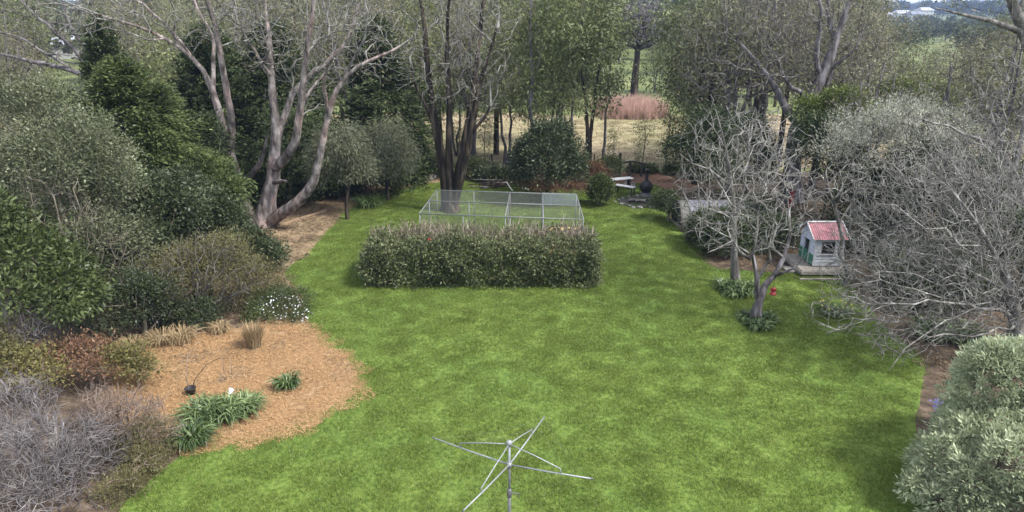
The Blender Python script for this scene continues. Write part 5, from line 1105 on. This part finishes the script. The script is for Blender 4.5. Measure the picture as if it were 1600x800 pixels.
# ---------------------------------------------------------------- trees beyond the garden: a few kinds, many individuals
def proto_tree(H, crown, nclump, leafm, thick, thin, seed, per=60, ll=.26, lw=.07, rad=.38, stems=((0, 0),), bf=.35, droop=-.5, r0=.16, attach=.35, flat=.75, twigs=0, tip=.012, start=0.0, inner=.35):
    """returns [(part name, mesh)]; crown is a list of (x,y,z,rx,ry,rz)"""
    ells = [(np.array(c[:3]), np.array(c[3:])) for c in crown]; limbs = []; r = np.random.default_rng(seed)
    for k, (dx, dy_) in enumerate(stems):
        limbs.append([(dx*.06, dy_*.06, -.2, r0*1.3), (dx*.25+r.normal(0, .1), dy_*.25, H*.25, r0), (dx*.6+r.normal(0, .2), dy_*.6+r.normal(0, .2), H*.55, r0*.7), (dx, dy_, H*.88, r0*.3)])
    T = in_ells(ells, nclump, seed, inner, 1.0)
    P, par, R, tips = grow(limbs, T, bf=bf, attach_from=H*attach, seed=seed, crinkle=.1, seg=.7, tip_r=tip, rmax=r0*.7, twigs=twigs, twig_len=.8)
    out = []; a = skin(P, par, R, .06)
    for s, mt, nm in zip(a, (thick, thin), ('trunk', 'branches')):
        if s is not None: out.append((nm, mesh_np(nm, s[0], [s[1]], mt, smooth=True)))
    if leafm is not None:
        C = T if not twigs else P[tips]; Q, D = around(C, np.tile([0, 0, droop], (len(C), 1)), per, rad, seed+1, flat)
        o = leaves('foliage', Q, D, ll, lw, leafm, None, seed+2, spread=1.1); me = o.data; bpy.data.objects.remove(o); out.append(('foliage', me))
    return out
PR = {
 'gum': proto_tree(13, [(0,0,10,2.8,2.4,2.6), (-1.2,.3,7,2.2,1.8,1.5), (1.4,-.2,7.6,2.0,1.8,1.6), (.2,0,4.8,1.9,1.6,1.0)], 170, M_lf_gum, M_bk_plum, M_bk_twig, 301, per=60, rad=.36, r0=.12),
 'gum2': proto_tree(12, [(.6,0,9,2.6,2.2,2.4), (-1.6,0,7.6,1.9,1.7,1.5), (1.8,0,6.0,1.7,1.5,1.2), (-.6,0,4.8,1.6,1.4,.9)], 150, M_lf_gumdark, M_bk_dark, M_bk_twig, 302, per=60, rad=.36, r0=.11, stems=((.6, 0), (-1.0, .3))),
 'slim': proto_tree(11.5, [(0,0,9,1.4,1.4,2.4), (.3,0,6,1.1,1.1,1.2)], 80, M_lf_gum, M_bk_plum, M_bk_twig, 303, per=40, rad=.34, r0=.085),
 'khaki': proto_tree(11.5, [(0,0,8.4,3.2,2.8,2.8), (-1.8,0,6,2,1.8,1.5), (1.8,.2,6,2,1.8,1.4), (0,0,4,1.8,1.6,1.2)], 230, M_lf_khaki, M_bk_dark, M_bk_grey, 304, per=40, rad=.45, ll=.22, lw=.05),
 'bare': proto_tree(12, [(0,0,8.5,3,2.6,3), (-1.5,0,6,2,1.8,1.6), (1.6,0,6.4,2,1.8,1.8)], 420, M_lf_khaki, M_bk_plum, M_bk_grey, 305, per=4, rad=.3, twigs=2, tip=.011, stems=((0, 0), (-1.2, 0), (1.4, .4)), r0=.13, bf=.3, inner=.2),
 'wattle': proto_tree(8, [(0,0,5.6,2.8,2.5,1.9), (1.4,0,4.2,1.8,1.6,1.2), (-1.6,0,4.2,1.7,1.6,1.2)], 120, M_lf_gum, M_bk_plum, M_bk_twig, 306, per=60, rad=.36, r0=.09, ll=.2, lw=.06, stems=((1, 0), (-1, .2))),
 'dome': proto_tree(9.8, [(0,0,7.0,3.7,3.2,2.2), (0,0,8.0,2.8,2.5,1.6)], 620, None, M_bk_dark, M_bk_plum, 307, twigs=3, tip=.020, stems=((0, 0),), r0=.36, bf=.35, attach=.36, inner=.3),
 'sapling': proto_tree(4.2, [(0,0,3.2,.7,.7,.9), (.1,0,2.0,.5,.5,.5)], 30, M_lf_gum, M_bk_grey, M_bk_twig, 308, per=22, rad=.2, ll=.2, lw=.05, r0=.045),
}
CATS = {'gum': 'gum_tree', 'gum2': 'gum_tree', 'slim': 'slim_gum_tree', 'khaki': 'dull_green_tree', 'bare': 'bare_tree', 'wattle': 'wattle_tree', 'dome': 'domed_bare_tree', 'sapling': 'sapling'}
def plant(kind, px, Y, s, label, rz=0.0, x=None, group='trees beyond the garden'):
    p = at(px, 250, Y) if x is None else np.array([x, Y, 0]); p[2] = float(land_z(p[0], p[1]))
    t = thing(CATS[kind], label, 'tree', p, rz, group); t.scale = (s, s, s)
    for nm, me in PR[kind]: obj(nm, me, t)
    return t
plant('gum', 832, 38.5, 1.0, 'leafy gum with a dark trunk rising behind the big rounded shrub', 0.3)
plant('gum2', 920, 39.2, .95, 'twin-trunked gum left of the timber rail', 1.2)
plant('slim', 941, 40.0, .95, 'slim straight gum just right of the twin-trunked gum', 2.0)
plant('slim', 890, 43, 1.0, 'slim gum in the paddock behind the twin-trunked gum', 3.0)
plant('gum2', 1088, 37.5, .92, 'dark leafy gum rising behind the low shed', 2.6)
plant('wattle', 1078, 43, .8, 'spreading gum at the paddock edge left of the dark leafy gum', 0.6)
plant('bare', 1140, 36, .95, 'grey bare-crowned tree behind the slim silver tree', 0.0)
plant('bare', 1185, 41, 1.05, 'bare twiggy tree left of the burnt gum', 1.0)
plant('khaki', 1215, 46, 1.05, 'dull green tree behind the burnt gum', 1.9)
plant('khaki', 1310, 44, .95, 'dull green tree right of the burnt gum crown', 2.9)
plant('bare', 1335, 38, .72, 'grey twiggy tree behind the silver shrub', 2.2)
plant('wattle', 1405, 60, .92, 'dark-branched leafy tree in front of the green field, upper right', 0.3)
plant('khaki', 1345, 62, .6, 'dull tree left of the dark-branched leafy tree, upper right', 0.7)
plant('wattle', 1540, 44, .95, 'deep green tree behind the pale tree at the right edge', 1.4)
plant('khaki', 1590, 50, .85, 'dull green tree at the right edge under the gum branch', 3.3)
plant('khaki', 1500, 52, .62, 'dull green tree right of the green field', 5.0)
plant('khaki', 690, 47, 1.0, 'dull green tree beyond the dark-stemmed tree', 0.4)
plant('khaki', 775, 46, 1.0, 'dull green tree left of the leafy gum behind the rounded shrub', 4.0)
plant('bare', 740, 43, .9, 'bare twiggy tree beyond the cage', 2.0)
plant('slim', 665, 40.2, .9, 'slim gum at the fence left of the dark-stemmed tree', .2)
plant('khaki', 640, 52, 1.1, 'dull green tree beyond the tall dark conifer', 1.6)
plant('bare', 560, 44, 1.0, 'bare twiggy tree above the tall dark conifer', 3.1)
plant('khaki', 480, 48, 1.1, 'dull green tree above the conifer behind the big gum', 2.4)
plant('khaki', 395, 46, 1.05, 'dull green tree between the two gum crowns', .9)
plant('wattle', 300, 42, 1.15, 'olive leafy tree behind the leaning gum', 1.8)
plant('khaki', 250, 50, 1.0, 'dull green tree above the dark conical conifer', 2.7)
plant('slim', 88, 52, .95, 'slim dark-trunked tree before the green field, top left', 1.1)
plant('khaki', 12, 40, .8, 'dull green tree at the left edge behind the grey-green shrub', .5)
plant('bare', 30, 46, .9, 'bare tree in the top left corner', .9)
plant('khaki', -60, 44, 1.0, 'dull green tree just past the left edge', .9)
for px, Y, sc, kd, lb in ((660, 44.5, .85, 'wattle', 'low bushy tree beyond the fence left of the dark stems'), (715, 45.5, .9, 'wattle', 'low bushy tree beyond the fence behind the dark stems'), (790, 43, .9, 'wattle', 'low bushy tree beyond the fence left of the rounded shrub'), (868, 44, .95, 'wattle', 'low bushy tree beyond the fence right of the rounded shrub'),
        (872, 50, .9, 'gum2', 'leafy gum standing in the paddock behind the twin-trunked gum'), (1118, 43, .95, 'bare', 'open bare tree between the dark leafy gum and the slim silver tree'), (1168, 44, 1.05, 'bare', 'open bare tree behind the slim silver tree, reaching the top of the frame'), (1260, 52, 1.0, 'wattle', 'low bushy tree behind the burnt gum'), (540, 47, 1.1, 'wattle', 'low bushy tree between the dark conifers'),
        (60, 42, .8, 'wattle', 'low bushy tree above the grey-green shrub'), (-20, 50, 1.0, 'gum', 'leafy gum in the top left corner'), (1470, 40, .62, 'wattle', 'low bushy tree behind the silver shrub, right side'), (1580, 36, .95, 'wattle', 'dense tree at the right edge behind the pale bare tree'), (1500, 38, .75, 'khaki', 'dull tree between the silver shrub and the right edge')):
    plant(kd, px, Y, sc, lb, px*.37)
for px, Y, sc, lb in ((1355, 30, .62, 'grey leafless tree rising behind the left of the silver shrub'), (1455, 29, .66, 'grey leafless tree rising behind the right of the silver shrub'), (1545, 28, .78, 'grey leafless tree behind the pale tree at the right edge'), (1275, 37, .9, 'grey leafless tree right behind the burnt gum trunk'), (1095, 41, .9, 'grey leafless tree behind the dark leafy gum'), (620, 42, .8, 'grey leafless tree right of the tall dark conifer')):
    plant('bare', px, Y, sc, lb, px*.21)
plant('dome', 985, 80, 1.08, 'broad domed leafless tree beyond the pink reeds', 0.0)
plant('wattle', 1015, 84, .8, 'leafy tree right of the domed leafless tree', 2.1)
plant('khaki', 930, 92, .95, 'dull tree left of the domed leafless tree', 1.3)
for k, (px, Y, s, lb) in enumerate([(957, 42.4, .62, 'thin sapling in the paddock left of the timber rail'), (1003, 42, .8, 'thin sapling behind the timber rail'), (1041, 41.8, .95, 'thin white-stemmed sapling right of the timber rail'), (1057, 43, .6, 'small sapling by the fence left of the dark leafy gum'),
        (760, 41.5, .8, 'thin sapling at the fence beyond the cage'), (720, 41.8, .75, 'thin sapling right of the dark stems'), (648, 41, .8, 'thin sapling beside the tall dark conifer'), (996, 40.2, .42, 'little sapling between the rail posts')]):
    plant('sapling', px, Y, s, lb, k*1.1, group='saplings along the fence')

rb_ = np.random.default_rng(77)
for k in range(30):                                       # the tree belt beyond the paddock
    px = [-60, 20, 180, 230, 300, 350, 410, 470, 520, 580, 630, 680, 720, 760, 800, 840, 880, 915, 1085, 1120, 1160, 1200, 1240, 1280, 1320, 1560, 1620, 600, 740, 860][k]; Y = rb_.uniform(68, 92)
    kd = ['khaki', 'wattle', 'gum2', 'khaki', 'gum', 'wattle'][k % 6]
    plant(kd, px, Y, {'khaki': .95, 'wattle': 1.25, 'gum2': .9, 'gum': .85}[kd]*rb_.uniform(.85, 1.1), {'khaki': 'dull green tree in the belt beyond the paddock', 'wattle': 'bushy low tree in the belt beyond the paddock', 'gum2': 'leafy gum in the belt beyond the paddock', 'gum': 'leafy gum in the belt beyond the paddock'}[kd], rb_.uniform(0, 6.28), group='belt of trees beyond the paddock')
# distant houses
def house(px, Y, w, d_, h, roof, label, rz=0, base=0.0):
    p = at(px, 60, Y); p[2] = float(land_z(p[0], p[1])) + base; t = thing('house', label, 'house', p, rz, 'houses on the far slope')
    MB().box(-w/2, w/2, -d_/2, d_/2, -.5, h).build('wall', M_housewall, t)
    e = .5; z1 = h+.02; z2 = h + d_*.28
    MB().add([(-w/2-e, -d_/2-e, z1), (w/2+e, -d_/2-e, z1), (w/2+e, d_/2+e, z1), (-w/2-e, d_/2+e, z1), (-w/2+1, 0, z2), (w/2-1, 0, z2)], [(0,1,5,4), (1,2,5), (2,3,4,5), (3,0,4), (3,2,1,0)]).build('roof', roof, t)
    for k in range(3):
        x = -w/2 + w*(k+.5)/3; q = MB().box(x-.8, x+.8, -d_/2-.06, -d_/2-.02, 1.0, 2.3).build('window', M_glass, t)
        MB().box(x-.9, x+.9, -d_/2-.10, -d_/2-.062, .86, .98).build('sill', M_trim, q)
for a in [(1378, 430, 6, 5, 3.0, M_houseroof, 'white house on the far slope, leftmost of the pale group'), (1402, 455, 11, 7, 3.4, M_houseroof, 'long white house in the middle of the far pale group'), (1422, 430, 9, 7, 3.0, M_houseroof2, 'white house with a blue-grey roof on the far slope'), (1436, 480, 9, 7, 5.0, M_houseroof, 'pale-roofed house highest of the far group'),
          (140, 170, 14, 8, 3.2, M_houseroof, 'pale-roofed low shed beyond the green field, top left'), (112, 150, 11, 7, 2.8, M_houseroof, 'second pale low shed beyond the green field, top left')]:
    house(*a, rz=.2, base=3.0 if a[1] > 400 else 0.0)

# far woodland: one mass of crowns
rf = np.random.default_rng(400); ce, _o = sample_bush([(np.array([0, 0, 6.0]), np.array([3.8, 3.8, 3.8])), (np.array([1.6, .6, 8.0]), np.array([2.5, 2.5, 2.4])), (np.array([-1.8, -.8, 4.6]), np.array([2.6, 2.6, 2.3]))], 60, .5, 401, amp=.3)
Q, D = around(ce, _o, 14, .7, 402); n_ = len(Q); D = nrm(D + rf.normal(size=D.shape)*.6); S = nrm(np.cross(D, rf.normal(size=(n_, 3)))); LL = rf.uniform(.6, 1.3, n_)[:, None]
Vf = np.stack([Q, Q+D*LL*.45+S*LL*.35, Q+D*LL, Q+D*LL*.45-S*LL*.35], 1).reshape(-1, 3); Ff = np.arange(4*n_).reshape(-1, 4)
tv, tf, _k = tube_arrays(np.array([(0, 0, -.5), (.1, 0, 3), (.4, .2, 7)], float), np.array([.3, .22, .1]), 5)
Ff = np.vstack([Ff, tf+len(Vf)]); Vf = np.vstack([Vf, tv])
pts = []
def far(n, y0, y1, test, s0=.8, s1=1.3):
    yy = np.sqrt(rf.uniform(y0**2, y1**2, n)); xx = rf.uniform(-.95, .95, n)*yy
    for x, y in zip(xx, yy):
        px = 800 + FPX*x/(y*CP+.332*6)
        if test(px, y): pts.append((x, y, float(land_z(x, y)), rf.uniform(s0, s1)))
gapL = lambda px: 75 < px < 175
gapR = lambda px: 1442 < px < 1500
gapC = lambda px: 935 < px < 1070
far(520, 95, 220, lambda px, y: px < 1335 and not gapL(px) and not (gapR(px) and y < 200) and not (gapC(px) and (y < 130 or rf.random() < .5)))
far(900, 95, 420, lambda px, y: px > 1335 and not (gapR(px) and y < 200) and not (px < 1520 and y < 110), .42, .6)
far(900, 220, 520, lambda px, y: px < 1335 and not (925 < px < 1010) and not (gapL(px) and y < 300), .8, 1.2)
far(1600, 520, 1500, lambda px, y: px > -200, 1.0, 1.5)
pts = np.array(pts)
scatter('far_woodland', Vf, Ff, pts[:, :3], pts[:, 3], M_farleaf, 'distant mass of trees covering the low hills to the skyline', 'woodland', 403)

# ---------------------------------------------------------------- the air: pale haze over the whole place
m, n, l, p = nodes('haze_air'); n.remove(p); vp = n.new('ShaderNodeVolumePrincipled')
vp.inputs['Color'].default_value = (0.40, 0.55, 0.95, 1); vp.inputs['Density'].default_value = 0.00034; vp.inputs['Anisotropy'].default_value = 0.2
l.new(vp.outputs['Volume'], n['Material Output'].inputs['Volume'])
hz = MB().box(-4300, 4300, -600, 5300, -12, 60).build('haze', m); tag(hz, 'thin pale blue haze over the distant hills', 'haze', kind='stuff')
